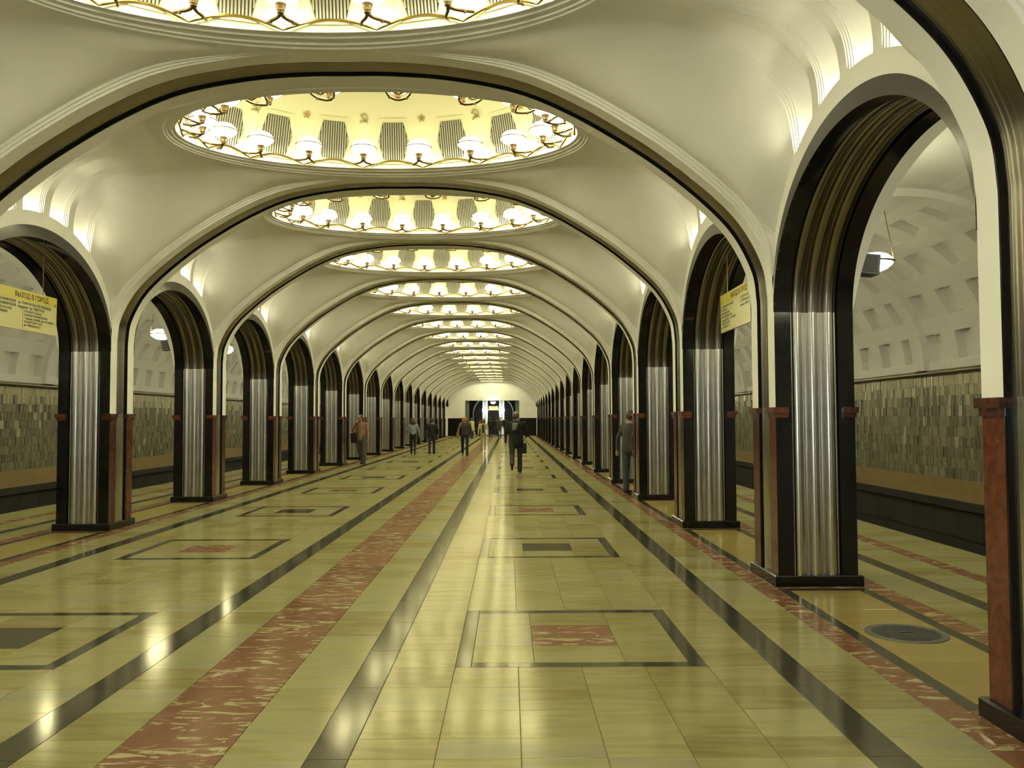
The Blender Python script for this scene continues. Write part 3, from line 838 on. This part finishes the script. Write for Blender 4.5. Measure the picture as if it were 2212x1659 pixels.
def lamp_words(k):
    th = 10 + 20 * k
    if th == 90: return 'right end'
    if th == 270: return 'left end'
    far_ = math.cos(rad(th)) > 0
    xs_ = sorted([math.sin(rad(10 + 20 * j)) for j in range(18) if (math.cos(rad(10 + 20 * j)) > .01) == far_ and abs(math.cos(rad(10 + 20 * j))) > .01])
    i = min(range(len(xs_)), key=lambda j: abs(xs_[j] - math.sin(rad(th))))
    return '%s from left on the %s rim' % (['first', 'second', 'third', 'fourth', 'fifth', 'sixth', 'seventh', 'eighth'][i], 'far' if far_ else 'near')
rest = MB()
for n in range(NB0, NB1 + 1):
    for k in range(18):
        p, rz = lamp_place(k); loc = (p.x, YB(n) + p.y, p.z)
        if n < 0 or n > 15:
            mt = Matrix.Translation(loc) @ Matrix.Rotation(rz, 4, 'Z')
            vs = [mt @ v.co for v in LAMP_FAR.vertices]; kk = len(rest.v)
            rest.v += [tuple(v) for v in vs]
            for pl in LAMP_FAR.polygons: rest.f.append(tuple(i + kk for i in pl.vertices)); rest.m.append(pl.material_index)
            continue
        lab = 'lit glass bowl lamp, %s of the %s ceiling dome' % (lamp_words(k), ORD[n])
        if n <= 6:
            t = thing('dome_lamp', lab, 'lamp', loc, rz, 'bowl lamps round the ceiling domes')
            obj('glass_bowl', L_BOWL, t); obj('glass_cap', L_CAP, t); obj('rim_band', L_RIM, t); obj('cup_holder', L_CUP, t)
            for me in L_BR: obj('bracket_leg', me, t)
        else:
            o_ = obj('dome_lamp', LAMP_FAR, None, loc, label=lab, category='lamp', group='bowl lamps round the ceiling domes'); o_.rotation_euler = (0, 0, rz)
obj('dome_lamps', rest.mesh('dome_lamps', ['bowl_glass', 'cap_glass', 'bronze'], 60), None, None, 'stuff', label='tiny bowl lamps round the farthest ceiling domes', category='lamps')

# ------------------------------------------------------------------ pendant lamps over the platforms
m_ = MB(); m_.lathe([(.001, -.125), (.08, -.118), (.16, -.085), (.215, -.04), (.235, -.008)], 28); PB = m_.mesh('glass_bowl', ['pendant_glass'], 80)
m_ = MB(); m_.lathe([(.232, .012), (.215, .05), (.17, .09), (.13, .105), (.001, .107)], 28); PC_ = m_.mesh('glass_cap', ['pendant_glass'], 80)
m_ = MB(); m_.lathe([(.228, -.014), (.252, -.012), (.254, .012), (.228, .016)], 28); PR = m_.mesh('rim_band', ['bronze'], 40)
m_ = MB(); m_.lathe([(.001, -.14), (.018, -.135), (.02, -.12)], 10); PK = m_.mesh('finial', ['bronze'], 50)
PRD = []
for a in (90, 210, 330):
    m_ = MB(); m_.tube([(.24 * math.cos(rad(a)), .24 * math.sin(rad(a)), .0), (.02 * math.cos(rad(a)), .02 * math.sin(rad(a)), 1.38)], .006, 6); PRD.append(m_.mesh('rod', ['bronze'], 50))
m_ = MB(); m_.lathe([(.001, 1.34), (.06, 1.36), (.09, 1.42), (.001, 1.5)], 14); PRO = m_.mesh('ceiling_rose', ['plaster'], 50)
for n in range(NB0, NB1 + 1):
    for s in (1, -1):
        side = 'right' if s > 0 else 'left'
        lab = 'white pendant bowl lamp over the %s platform, opposite the %s bay' % (side, ORD[n]) if n >= 0 else 'white pendant bowl lamp over the %s platform %s bay behind the camera' % (side, ['one', 'two'][-n - 1])
        t = thing('pendant_lamp', lab, 'lamp', (s * 6.36, YB(n), 3.61), 0, 'pendant lamps over the platforms')
        obj('glass_bowl', PB, t); obj('glass_cap', PC_, t); obj('rim_band', PR, t); obj('finial', PK, t)
        for me in PRD: obj('rod', me, t)
        obj('ceiling_rose', PRO, t)

# ------------------------------------------------------------------ loudspeakers on the platform side of two columns
for n, s in ((1, 1), (3, -1)):
    t = thing('loudspeaker', 'small grey loudspeaker box on the platform side of the %s %s column' % (ORD[n], 'right' if s > 0 else 'left'), 'loudspeaker', (s * (XB + .10), YC(n) - .22, 3.05))
    t.rotation_euler = (0, rad(6) * s, 0)
    m_ = MB(); m_.box((-.01, -.10, 0), (.20 if s > 0 else .20, .10, .20), 0, .008)
    if s < 0: m_.v = [(-x, y, z) for x, y, z in m_.v]; m_.f = [q[::-1] for q in m_.f]
    obj('cabinet', m_.mesh('cabinet', ['speaker_grey']), t)
    m_ = MB(); m_.box((s * .02 - .0, -.108, .02), (s * .02 + s * .15, -.1, .18)) if s > 0 else m_.box((-.17, -.108, .02), (-.02, -.1, .18))
    obj('front_grille', m_.mesh('front_grille', ['grille_dark']), t)
    m_ = MB(); m_.tube([(-s * .11, 0, .1), (s * .0, 0, .1)], .02, 8); obj('wall_arm', m_.mesh('wall_arm', ['grille_dark'], 50), t)

# ------------------------------------------------------------------ exit signs hung in the second side arches
def text_mesh(s_, size, bold=0.0, align='LEFT'):
    cu = bpy.data.curves.new('lettering', 'FONT'); cu.body = s_; cu.size = size; cu.align_x = align; cu.offset = bold; cu.resolution_u = 2
    o_ = bpy.data.objects.new('tmp', cu); col.objects.link(o_)
    dg = bpy.context.evaluated_depsgraph_get()
    me = bpy.data.meshes.new_from_object(o_.evaluated_get(dg)); bpy.data.objects.remove(o_)
    me.materials.clear(); me.materials.append(M['sign_ink']); return me
def sign(s):
    W, Hh = 1.90, .52
    t = thing('exit_sign', 'yellow hanging city exit sign in the second %s side arch' % ('right' if s > 0 else 'left'), 'sign', (s * 4.64, YB(1) + .02, 2.80), 0, 'yellow exit signs')
    # local frame: text runs along +X, face looks along -Y ; turned to face the hall
    t.rotation_euler = (0, 0, math.pi / 2 if s < 0 else -math.pi / 2)
    m_ = MB(); m_.box((-W / 2, -.012, 0), (W / 2, .012, Hh)); obj('panel', m_.mesh('panel', ['sign_cream']), t)
    m_ = MB(); m_.box((-W / 2, -.014, Hh - .135), (W / 2, -.0125, Hh)); obj('header_band', m_.mesh('header_band', ['sign_yellow']), t)
    def tx(body, x, z, size, bold=0, al='LEFT'):
        o_ = obj('lettering', text_mesh(body, size, bold, al), t, (x, -.0148, z)); o_.rotation_euler = (math.pi / 2, 0, 0)
    for x in (-.62, .62):
        d = x; ztop = ellz(2.65, HALFSPAN, 1.28, d) - 2.80
        m_ = MB(); m_.tube([(x, 0, Hh), (x, 0, ztop + .03)], .006, 6); obj('hanging_rod', m_.mesh('hanging_rod', ['bronze'], 50), t)
    if s < 0:
        tx('ВЫХОД В ГОРОД', .34, Hh - .10, .092, .002, 'CENTER'); tx('→', W / 2 - .085, Hh - .125, .07, .001)
        tx('1-я ТВЕРСКАЯ-ЯМСКАЯ   ул. ТРИУМФАЛЬНАЯ ПЛОЩАДЬ', -.60, .335, .050, .0006)
        tx('2-я ТВЕРСКАЯ-ЯМСКАЯ   переулок   ул. ТВЕРСКАЯ', -.60, .283, .050, .0006)
        for i, b in enumerate(['3-я ТВЕРСКАЯ-ЯМСКАЯ', 'музей им. ГЛИНКИ']): tx(b, -.60, .232 - .046 * i, .042, .0005)
        for i, b in enumerate(['БОЛЬШАЯ САДОВАЯ', 'САДОВАЯ ТРИУМФАЛЬНАЯ', 'к театрам: САТИРЫ, им. МОССОВЕТА', 'КОНЦЕРТНОМУ ЗАЛУ', 'им. ЧАЙКОВСКОГО']): tx(b, .16, .236 - .045 * i, .040, .0005)
        m_ = MB(); m_.box((.128, -.0135, .02), (.132, -.0125, .27)); obj('divider_line', m_.mesh('divider_line', ['sign_ink']), t)
    else:
        tx('ВЫХОД В ГОРОД', -.02, Hh - .10, .092, .002, 'CENTER'); tx('←', -W / 2 + .03, Hh - .125, .07, .001)
        for i, b in enumerate(['ул. ТРИУМФАЛЬНАЯ ПЛОЩАДЬ', 'ул. ТВЕРСКАЯ', 'БОЛЬШАЯ САДОВАЯ', 'САДОВАЯ ТРИУМФАЛЬНАЯ', 'к театрам: САТИРЫ, им. МОССОВЕТА', 'КОНЦЕРТНОМУ ЗАЛУ', 'им. ЧАЙКОВСКОГО']): tx(b, -W / 2 + .05, .335 - .047 * i, .040, .0005)
        for i, b in enumerate(['1-я ТВЕРСКАЯ-ЯМСКАЯ', '2-я ТВЕРСКАЯ-ЯМСКАЯ', 'музей им. ГЛИНКИ']): tx(b, .05, .345 - .05 * i, .042, .0005)
sign(-1); sign(1)

# ------------------------------------------------------------------ people
simple('skin', (.42, .23, .14), .55); simple('skin_tan', (.36, .19, .11), .55)
simple('hair_black', (.012, .010, .009), .5); simple('hair_brown', (.07, .038, .017), .5); simple('hair_blonde', (.36, .20, .06), .5); simple('hair_grey', (.09, .075, .06), .55)
simple('cloth_black', (.010, .010, .011), .85); simple('cloth_charcoal', (.028, .027, .028), .85); simple('cloth_navy', (.022, .026, .038), .85)
simple('denim', (.055, .068, .085), .9, noise=.25, nscale=9); simple('denim_dark', (.020, .024, .032), .9); simple('denim_grey', (.075, .082, .075), .9, noise=.2, nscale=9)
simple('cloth_bluegrey', (.23, .29, .29), .8, noise=.15, nscale=8); simple('cloth_cream', (.50, .45, .24), .85); simple('cloth_beige', (.40, .35, .18), .85)
simple('cloth_brown', (.045, .034, .028), .85); simple('cloth_greybrown', (.05, .046, .036), .85); simple('cloth_red', (.12, .018, .014), .8); simple('shoe', (.012, .011, .010), .5)
simple('cloth_print', (.03, .03, .028), .8); simple('leather_tan', (.30, .16, .06), .5); simple('eye_dark', (.01, .008, .006), .3); simple('lip', (.24, .07, .05), .5)
simple('reflective_grey', (.16, .155, .135), .6)
def plaid():
    m, t, b = new_mat('cloth_plaid')
    g = t.nodes.new('ShaderNodeTexCoord'); c = None
    outs = []
    for ax, sc_ in (('X', 34), ('Z', 26)):
        wv = t.nodes.new('ShaderNodeTexWave'); wv.bands_direction = ax; wv.inputs['Scale'].default_value = sc_ / 3.2
        t.links.new(g.outputs['Object'], wv.inputs['Vector']); outs.append(wv.outputs['Fac'])
    a = t.nodes.new('ShaderNodeMath'); a.operation = 'MULTIPLY_ADD'; a.inputs[1].default_value = .5
    t.links.new(outs[0], a.inputs[0])
    h = t.nodes.new('ShaderNodeMath'); h.operation = 'MULTIPLY'; h.inputs[1].default_value = .5
    t.links.new(outs[1], h.inputs[0]); t.links.new(h.outputs[0], a.inputs[2])
    r = t.nodes.new('ShaderNodeValToRGB'); r.color_ramp.elements[0].color = (.13, .05, .025, 1); r.color_ramp.elements[1].color = (.42, .27, .16, 1)
    t.links.new(a.outputs[0], r.inputs['Fac']); t.links.new(r.outputs['Color'], b.inputs['Base Color']); setp(b, Roughness=.85)
plaid()
def capsule(bm_, a, b, ra, rb, sx=1.0, sy=1.0, seg=10):
    """tapered capsule from a to b; sx, sy widen it across its axis (world x / y)"""
    a, b = Vector(a), Vector(b); d = b - a; L = d.length
    t = d.normalized() if L > 1e-6 else Vector((0, 0, 1))
    u_ = Vector((1, 0, 0)) if abs(t.x) < .8 else Vector((0, 1, 0))
    u_ = (u_ - t * u_.dot(t)).normalized(); v_ = t.cross(u_)
    rings = []
    for i in range(4): an = -math.pi / 2 + i * math.pi / 6; rings.append((a + t * ra * math.sin(an) * (1 if L > 1e-6 else 1), ra * math.cos(an) + 1e-4))
    rings.append((a, ra)); rings.append((b, rb))
    for i in range(1, 4): an = i * math.pi / 6; rings.append((b + t * rb * math.sin(an), rb * math.cos(an) + 1e-4))
    rr = []
    for c, r in rings:
        rr.append([bm_.verts.new(c + (u_ * math.cos(2 * math.pi * j / seg) * sx + v_ * math.sin(2 * math.pi * j / seg) * sy) * r) for j in range(seg)])
    for p, q in zip(rr, rr[1:]):
        for j in range(seg): bm_.faces.new((p[j], p[(j + 1) % seg], q[(j + 1) % seg], q[j]))
    bm_.faces.new(rr[0][::-1]); bm_.faces.new(rr[-1])
def person(label, loc, heading, H=1.75, legs=((0, 0), (0, 0)), arms=((5, 10, 8), (5, 10, 8)), top='cloth_black', bottom='denim_dark', shoes='shoe', hair='hair_brown', hair_style='short',
           skin='skin', lean=0, head_turn=0, head_nod=0, width=1.0, hem=.86, sleeve=1.0, lower_leg=None, inner=None, inner_open=False, group='people walking in the hall', lift=0.0, low=False, lw=1.0):
    """local frame: faces +Y, X to the person's right. legs: (hip forward angle, knee bend) left/right ; arms: (forward, elbow bend, out)"""
    root = thing('person', label, 'person', (loc[0], loc[1], 0), heading, group)
    k = H / 1.75; S = lambda *p: Vector(p) * k
    ly = math.tan(rad(lean))
    tilt = lambda z: ly * (z - .93)
    parts = []            # (a, b, ra, rb, material, sx, sy)
    hipz = .93
    soles = []
    for i, sx in enumerate((-1, 1)):
        hp, kn = legs[i]; a0 = S(sx * .085 * lw ** 1.4, 0, hipz - .02)
        th = rad(hp); kd = Vector((0, math.sin(th), -math.cos(th)))
        kne = a0 + kd * .43 * k
        sh = th - rad(kn); sd = Vector((0, math.sin(sh), -math.cos(sh)))
        ank = kne + sd * .42 * k
        parts.append((a0, kne, .088 * k * lw, .062 * k * lw, bottom, 1, 1))
        parts.append((kne, ank, .060 * k * lw, .052 * k * lw ** 1.6 if lower_leg is None else .045 * k, lower_leg or bottom, 1, 1))
        fd = Vector((0, math.cos(sh * .9), math.sin(sh * .9) * 1.0))
        heel = ank + sd * .045 * k - fd * .03 * k; toe = ank + sd * .05 * k + fd * .16 * k
        parts.append((heel, toe, .040 * k, .032 * k, shoes, 1.05, .9)); soles.append(min(heel.z - .04 * k, toe.z - .032 * k))
    parts.append((S(-.06, 0, hipz - .01), S(.06, 0, hipz - .01), .115 * k, .115 * k, bottom, 1, .95))
    # trunk
    parts.append((S(0, tilt(hem) - .0, hem + .07), S(0, tilt(1.10), 1.10), .125 * k * width, .118 * k * width, top, 1.32, .95))
    parts.append((S(0, tilt(1.08), 1.08), S(0, tilt(1.30), 1.30), .122 * k * width, .135 * k * width, top, 1.30, .92))
    parts.append((S(-.11 * width, tilt(1.36), 1.36), S(.11 * width, tilt(1.36), 1.36), .088 * k, .088 * k, top, 1, 1))
    hands = []
    for i, sx in enumerate((-1, 1)):
        fw, eb_, out_ = arms[i]
        sh0 = S(sx * .185 * width, tilt(1.40), 1.395)
        def dirv(f, o): return Vector((sx * math.sin(rad(o)), math.sin(rad(f)) * math.cos(rad(o)), -math.cos(rad(f)) * math.cos(rad(o))))
        d1 = dirv(fw, out_); el = sh0 + d1 * .29 * k
        d2 = dirv(fw + eb_, out_ * .3 - (eb_ / 6)); wr = el + d2 * .25 * k
        parts.append((sh0, el, .062 * k, .048 * k, top, 1, 1))
        parts.append((el, wr, .047 * k, .034 * k, top if sleeve > .6 else skin, 1, 1))
        hands.append((wr, d2, sx))
        parts.append((wr, wr + d2 * .05 * k, .030 * k, .034 * k, skin, .6, 1))
    # neck, head
    nk = S(0, tilt(1.42), 1.43); hc = S(0, tilt(1.6) + .015 + .02 * head_nod / 10, 1.60)
    parts.append((nk, hc - S(0, 0, .06), .056 * k, .052 * k, skin, 1, 1))
    Rh = Matrix.Rotation(rad(head_turn), 3, 'Z') @ Matrix.Rotation(rad(-head_nod), 3, 'X')
    hd = lambda *p: hc + Rh @ S(*p)
    parts.append((hd(0, .022, -.055), hd(0, .008, .045), .062 * k, .084 * k, skin, 1, 1.12))
    parts.append((hd(0, -.025, .03), hd(0, -.015, .05), .078 * k, .078 * k, skin, 1, 1))
    parts.append((hd(0, .098, .01), hd(0, .112, -.025), .010 * k, .016 * k, skin, 1, 1))
    for sx in (-1, 1): parts.append((hd(sx * .083, -.005, .015), hd(sx * .086, -.01, -.02), .016 * k, .014 * k, skin, .6, 1))
    bm_ = bmesh.new()
    for a, b, ra, rb, m, wx, wy in parts: capsule(bm_, a, b, ra, rb, wx, wy)
    me = bpy.data.meshes.new('body'); bm_.to_mesh(me); bm_.free()
    o_ = bpy.data.objects.new('body', me); col.objects.link(o_)
    md = o_.modifiers.new('r', 'REMESH'); md.mode = 'VOXEL'; md.voxel_size = .016 * k if not low else .03 * k; md.use_smooth_shade = True
    ms = o_.modifiers.new('s', 'SMOOTH'); ms.factor = .5; ms.iterations = 3
    dg = bpy.context.evaluated_depsgraph_get(); me2 = bpy.data.meshes.new_from_object(o_.evaluated_get(dg))
    bpy.data.objects.remove(o_); bpy.data.meshes.remove(me)
    mats_ = []
    for p in parts:
        if p[4] not in mats_: mats_.append(p[4])
    if inner and inner not in mats_: mats_.append(inner)
    me2.materials.clear()
    for m in mats_: me2.materials.append(M[m])
    segs = [(p[0], p[1] - p[0], max(1e-9, (p[1] - p[0]).length_squared), p[2], p[3], mats_.index(p[4]), max(p[5], p[6])) for p in parts]
    idx = []
    for pl in me2.polygons:
        c = pl.center; best = (9, 0)
        for a, d, l2, ra, rb, mi, wx in segs:
            t_ = max(0.0, min(1.0, (c - a).dot(d) / l2)); q = (c - a - d * t_).length / (ra + (rb - ra) * t_)
            if q < best[0]: best = (q, mi)
        mi = best[1]
        if inner and mats_[mi] == top and c.y > .05 * k and abs(c.x) < (.075 if inner_open else .05) * k and c.z > (.9) * k and c.z < 1.40 * k: mi = mats_.index(inner)
        idx.append(mi)
    # hands with fingers (joined to the body mesh)
    hb = MB(); ski = mats_.index(skin)
    if not low:
        for wr, d2, sx in hands:
            side = Vector((0, 1, 0)) - d2 * d2.y
            side = side.normalized() if side.length > .1 else Vector((1, 0, 0))
            for j in range(4):
                off = side * (-.027 + .018 * j) * k; L = (.070, .078, .074, .058)[j] * k
                p0 = wr + d2 * .07 * k + off; cur = Vector((-sx, 0, 0))
                hb.tube([p0, p0 + d2 * L * .55 + cur * .006 * k, p0 + d2 * L * .9 + cur * .022 * k], [.0095 * k, .0085 * k, .006 * k], 6)
            th0 = wr + d2 * .03 * k + side * .028 * k
            hb.tube([th0, th0 + side * .022 * k + d2 * .03 * k, th0 + side * .026 * k + d2 * .058 * k], [.012 * k, .010 * k, .007 * k], 6)
    bm_ = bmesh.new(); bm_.from_mesh(me2)
    bm_.faces.ensure_lookup_table()
    for f_, mi in zip(bm_.faces, idx): f_.material_index = mi; f_.smooth = True
    if hb.v:
        vs = [bm_.verts.new(v) for v in hb.v]
        for q in hb.f:
            f_ = bm_.faces.new([vs[i] for i in q]); f_.material_index = ski; f_.smooth = True
    bm_.to_mesh(me2); bm_.free()
    dz = -min(soles) + .001
    body = obj('body', me2, root, (0, 0, dz + lift))
    # hair
    hm = MB(); seg = 16; rows = []
    for i in range(11):
        ph = math.pi * i / 10
        rows.append([])
        for j in range(seg + 1):
            an = 2 * math.pi * j / seg
            x, y, z = .094 * math.sin(ph) * math.cos(an), .108 * math.sin(ph) * math.sin(an), .112 * math.cos(ph)
            rows[-1].append((x, y, z))
    verts = []
    hv = MB()
    for i in range(10):
        for j in range(seg):
            q = [rows[i][j], rows[i + 1][j], rows[i + 1][j + 1], rows[i][j + 1]]
            cy = sum(p[1] for p in q) / 4; cz = sum(p[2] for p in q) / 4
            keep = cz > .035 if cy > .045 else cz > -.015 - (.07 if cy < -.02 else 0)
            if hair_style == 'bald': keep = keep and cz < .075
            if hair_style == 'long': keep = (cz > .04 if cy > .055 else True)
            if keep: hv.add([hd(x, y - .012, z + .012) for x, y, z in q], [(0, 1, 2, 3)])
    hme = hv.mesh('hair', [hair], 180)
    bmh = bmesh.new(); bmh.from_mesh(hme); bmesh.ops.remove_doubles(bmh, verts=bmh.verts, dist=.0008); bmh.to_mesh(hme); bmh.free()
    ho = obj('hair', hme, root, (0, 0, dz + lift)); sm = ho.modifiers.new('t', 'SOLIDIFY'); sm.thickness = .016 * k; sm.offset = -.2
    if hair_style == 'long':
        lm = MB()
        for an in range(-150, -29, 20):
            x, y = .088 * math.cos(rad(an)), .095 * math.sin(rad(an)) - .01
            lm.tube([hd(x, y, .02), hd(x * 1.12, y * 1.1, -.07), hd(x * 1.15, y * 1.15 - .01, -.17)], [.036 * k, .040 * k, .018 * k], 8)
        for sx in (-1, 1):
            lm.tube([hd(sx * .085, .03, .02), hd(sx * .098, .035, -.06), hd(sx * .09, .05, -.15)], [.024 * k, .030 * k, .012 * k], 8)
        obj('hair_length', lm.mesh('hair_length', [hair], 180), root, (0, 0, dz + lift))
    if not low:
        for sx in (-1, 1):
            em = MB(); c = hd(sx * .033, .098, .012)
            em.lathe([(.0005, -.007 * k), (.010 * k, -.003 * k), (.010 * k, .003 * k), (.0005, .007 * k)], 8, 0, c); obj('eye', em.mesh('eye', ['eye_dark'], 180), root, (0, 0, dz + lift))
        em = MB(); em.tube([hd(-.022, .094, -.058), hd(0, .102, -.059), hd(.022, .094, -.058)], .006 * k, 6); obj('mouth', em.mesh('mouth', ['lip'], 180), root, (0, 0, dz + lift))
    return root, dz + lift, k
def bag(name, label, root_loc, heading, pos, size, mat, strap=None, r=.012):
    t = thing(name, label, 'bag', (root_loc[0], root_loc[1], 0), heading)
    m_ = MB(); x, y, z = pos; a, b, c = size
    secs = [(0, .86), (.12, 1.0), (.75, .97), (1, .80)]
    m_.grid([[(x + sx * a / 2 * f, y + sy * b / 2 * f, z + c * h) for sx, sy in ((-1, -.7), (-.7, -1), (.7, -1), (1, -.7), (1, .7), (.7, 1), (-.7, 1), (-1, .7), (-1, -.7))] for h, f in secs], flip=True)
    n = 9; m_.f.append(tuple(range(8))); m_.m.append(0); m_.f.append(tuple(3 * n + i for i in range(8))[::-1]); m_.m.append(0)
    obj('pouch', m_.mesh('pouch', [mat], 40), t)
    m_ = MB(); m_.box((x - a * .42, y - b * .56, z + c * .45), (x + a * .42, y + b * .56, z + c * 1.02)); obj('flap', m_.mesh('flap', [mat]), t)
    if strap:
        m_ = MB(); m_.tube(catmull(strap, 6), r, 6); obj('strap', m_.mesh('strap', [mat if mat != 'leather_tan' else 'cloth_beige'], 60), t)
PI = math.pi
# man in black walking away, right of the middle
L1 = (1.86, 25.2)
pm1, _, _ = person('man in black jacket and dark trousers walking away, black bag at his hip', L1, 0, 1.85, legs=((-16, 42), (9, 4)), arms=((-8, 14, 9), (16, 46, 14)), top='cloth_black', bottom='cloth_charcoal', hair='hair_grey', hair_style='bald', width=1.30, hem=.78, lw=1.2)
bag('messenger_bag', 'black messenger bag hanging at the right hip of the man in black', L1, 0, (.25, -.06, .60), (.14, .30, .30), 'cloth_black', [(.24, .10, .95), (.10, .16, 1.25), (-.12, .10, 1.50), (-.14, -.06, 1.50), (0, -.20, 1.22), (.22, -.14, .95)])
m_ = MB(); m_.grid([[(-.13 + .16 * i / 4 + .01 * j, -.20 - .02 * math.sin(math.pi * i / 4) - .012 * (1 - abs(j - 2) / 2), 1.27 + .06 * j) for i in range(5)] for j in range(5)], flip=False)
hm_ = m_.mesh('hood_cloth', ['reflective_grey'], 180); ho = obj('hood_cloth', hm_, pm1); mdf = ho.modifiers.new('t', 'SOLIDIFY'); mdf.thickness = .02
# man in plaid shirt on the left
L2 = (-3.68, 30.6)
person('man in a brown plaid shirt and grey jeans looking down at his hand', L2, PI - .35, 1.80, legs=((4, 10), (-8, 22)), arms=((-4, 8, 10), (22, 95, 8)), top='cloth_plaid', bottom='denim_grey', hair='hair_black', head_nod=28, skin='skin_tan', sleeve=.5, hem=.82, width=1.10, lw=1.2)
bag('shoulder_bag', 'black shoulder bag hanging in front of the man in the plaid shirt', L2, PI - .35, (.27, .04, .78), (.14, .30, .34), 'cloth_black', [(.26, .06, 1.1), (.20, .14, 1.35), (.10, .06, 1.52), (.14, -.08, 1.45), (.24, -.06, 1.1)])
# two people walking away on the left
L3 = (-2.72, 38.6)
person('woman in a pale blue-grey jacket and black trousers walking away', L3, .08, 1.66, legs=((8, 4), (-8, 14)), arms=((12, 45, 20), (-6, 20, 18)), top='cloth_bluegrey', bottom='cloth_black', hair='hair_brown', hair_style='long', hem=.93, width=1.02)
L4 = (-1.87, 38.6)
person('person in a black sweater and dark jeans walking away beside the pale jacket', L4, .05, 1.66, legs=((-5, 10), (6, 4)), arms=((8, 30, 16), (8, 30, 16)), top='cloth_black', bottom='denim_dark', hair='hair_black', width=1.12, lw=1.15)
bag('shoulder_bag', 'black bag at the left hip of the person in the black sweater', L4, .05, (-.25, -.02, .80), (.14, .28, .30), 'cloth_charcoal', [(-.24, .08, 1.0), (-.18, .12, 1.3), (-.14, 0, 1.47), (-.18, -.10, 1.3), (-.24, -.10, 1.0)])
# blonde woman
L5 = (-.28, 37.0)
person('blonde woman in a dark brown jacket and dark jeans walking towards the camera', L5, PI + .05, 1.74, legs=((12, 6), (-12, 26)), arms=((4, 12, 16), (18, 60, 18)), top='cloth_brown', bottom='denim_dark', hair='hair_blonde', hair_style='long', hem=.90, width=1.10, lw=1.12)
bag('handbag', 'tan handbag on a pale strap at the side of the blonde woman', L5, PI + .05, (.30, .02, .80), (.13, .26, .26), 'leather_tan', [(.29, .08, 1.02), (.22, .12, 1.3), (.15, .02, 1.48), (.20, -.08, 1.3), (.29, -.08, 1.02)], .014)
bag('shoulder_bag', 'dark brown bag hanging at the other side of the blonde woman', L5, PI + .05, (-.30, -.02, .78), (.14, .32, .30), 'cloth_brown', [(-.29, .08, 1.02), (-.22, .10, 1.3), (-.15, 0, 1.48), (-.2, -.10, 1.3), (-.29, -.10, 1.02)])
# woman in white cardigan
L6 = (.33, 43.4)
person('woman in an open cream cardigan over a dark print top, beige trousers and black boots', L6, PI, 1.64, legs=((4, 4), (-4, 8)), arms=((2, 10, 12), (4, 16, 14)), top='cloth_cream', bottom='cloth_beige', lower_leg='cloth_beige', hair='hair_brown', hair_style='long', inner='cloth_print', inner_open=True, shoes='cloth_black', hem=.80)
# distant group
person('person in a cream coat leaning forward among the far walkers', (-1.45, 72.0), .5, 1.74, legs=((14, 6), (-14, 24)), arms=((20, 40, 8), (16, 40, 8)), top='cloth_cream', bottom='cloth_cream', shoes='cloth_black', hair='hair_grey', lean=18, hem=.62, low=True)
person('person in a dark red jacket far off beside the cream coat', (-1.05, 78.0), 0, 1.62, legs=((6, 4), (-6, 10)), top='cloth_red', bottom='cloth_black', hair='hair_black', low=True)
person('far walker all in black, leftmost of the dark group', (.05, 73.0), 0, 1.76, legs=((8, 4), (-8, 14)), top='cloth_black', bottom='cloth_black', hair='hair_black', low=True, width=1.1)
person('far walker in black with jeans, second in the dark group', (.48, 76.5), .1, 1.78, legs=((-8, 12), (8, 4)), top='cloth_black', bottom='denim_dark', hair='hair_brown', low=True)
person('far walker in a brown jacket and grey trousers coming towards the camera', (.90, 66.5), PI, 1.78, legs=((8, 4), (-8, 14)), top='cloth_greybrown', bottom='denim_grey', hair='hair_brown', low=True, width=1.1)
person('far walker in black, rightmost of the dark group', (1.30, 77.0), 0, 1.82, legs=((6, 4), (-6, 10)), top='cloth_black', bottom='cloth_black', hair='hair_black', low=True)
# man standing by the right columns
L10 = (4.27, 18.30)
person('man in dark jacket and jeans leaning by the fourth right column, hands behind back', L10, -.95, 1.80, legs=((0, 2), (38, 66)), arms=((-26, 20, 10), (-34, 42, 4)), top='cloth_greybrown', bottom='denim', hair='hair_brown', hem=.84, lean=4, head_turn=-25, group='people standing in the hall', width=1.15, lw=1.2)
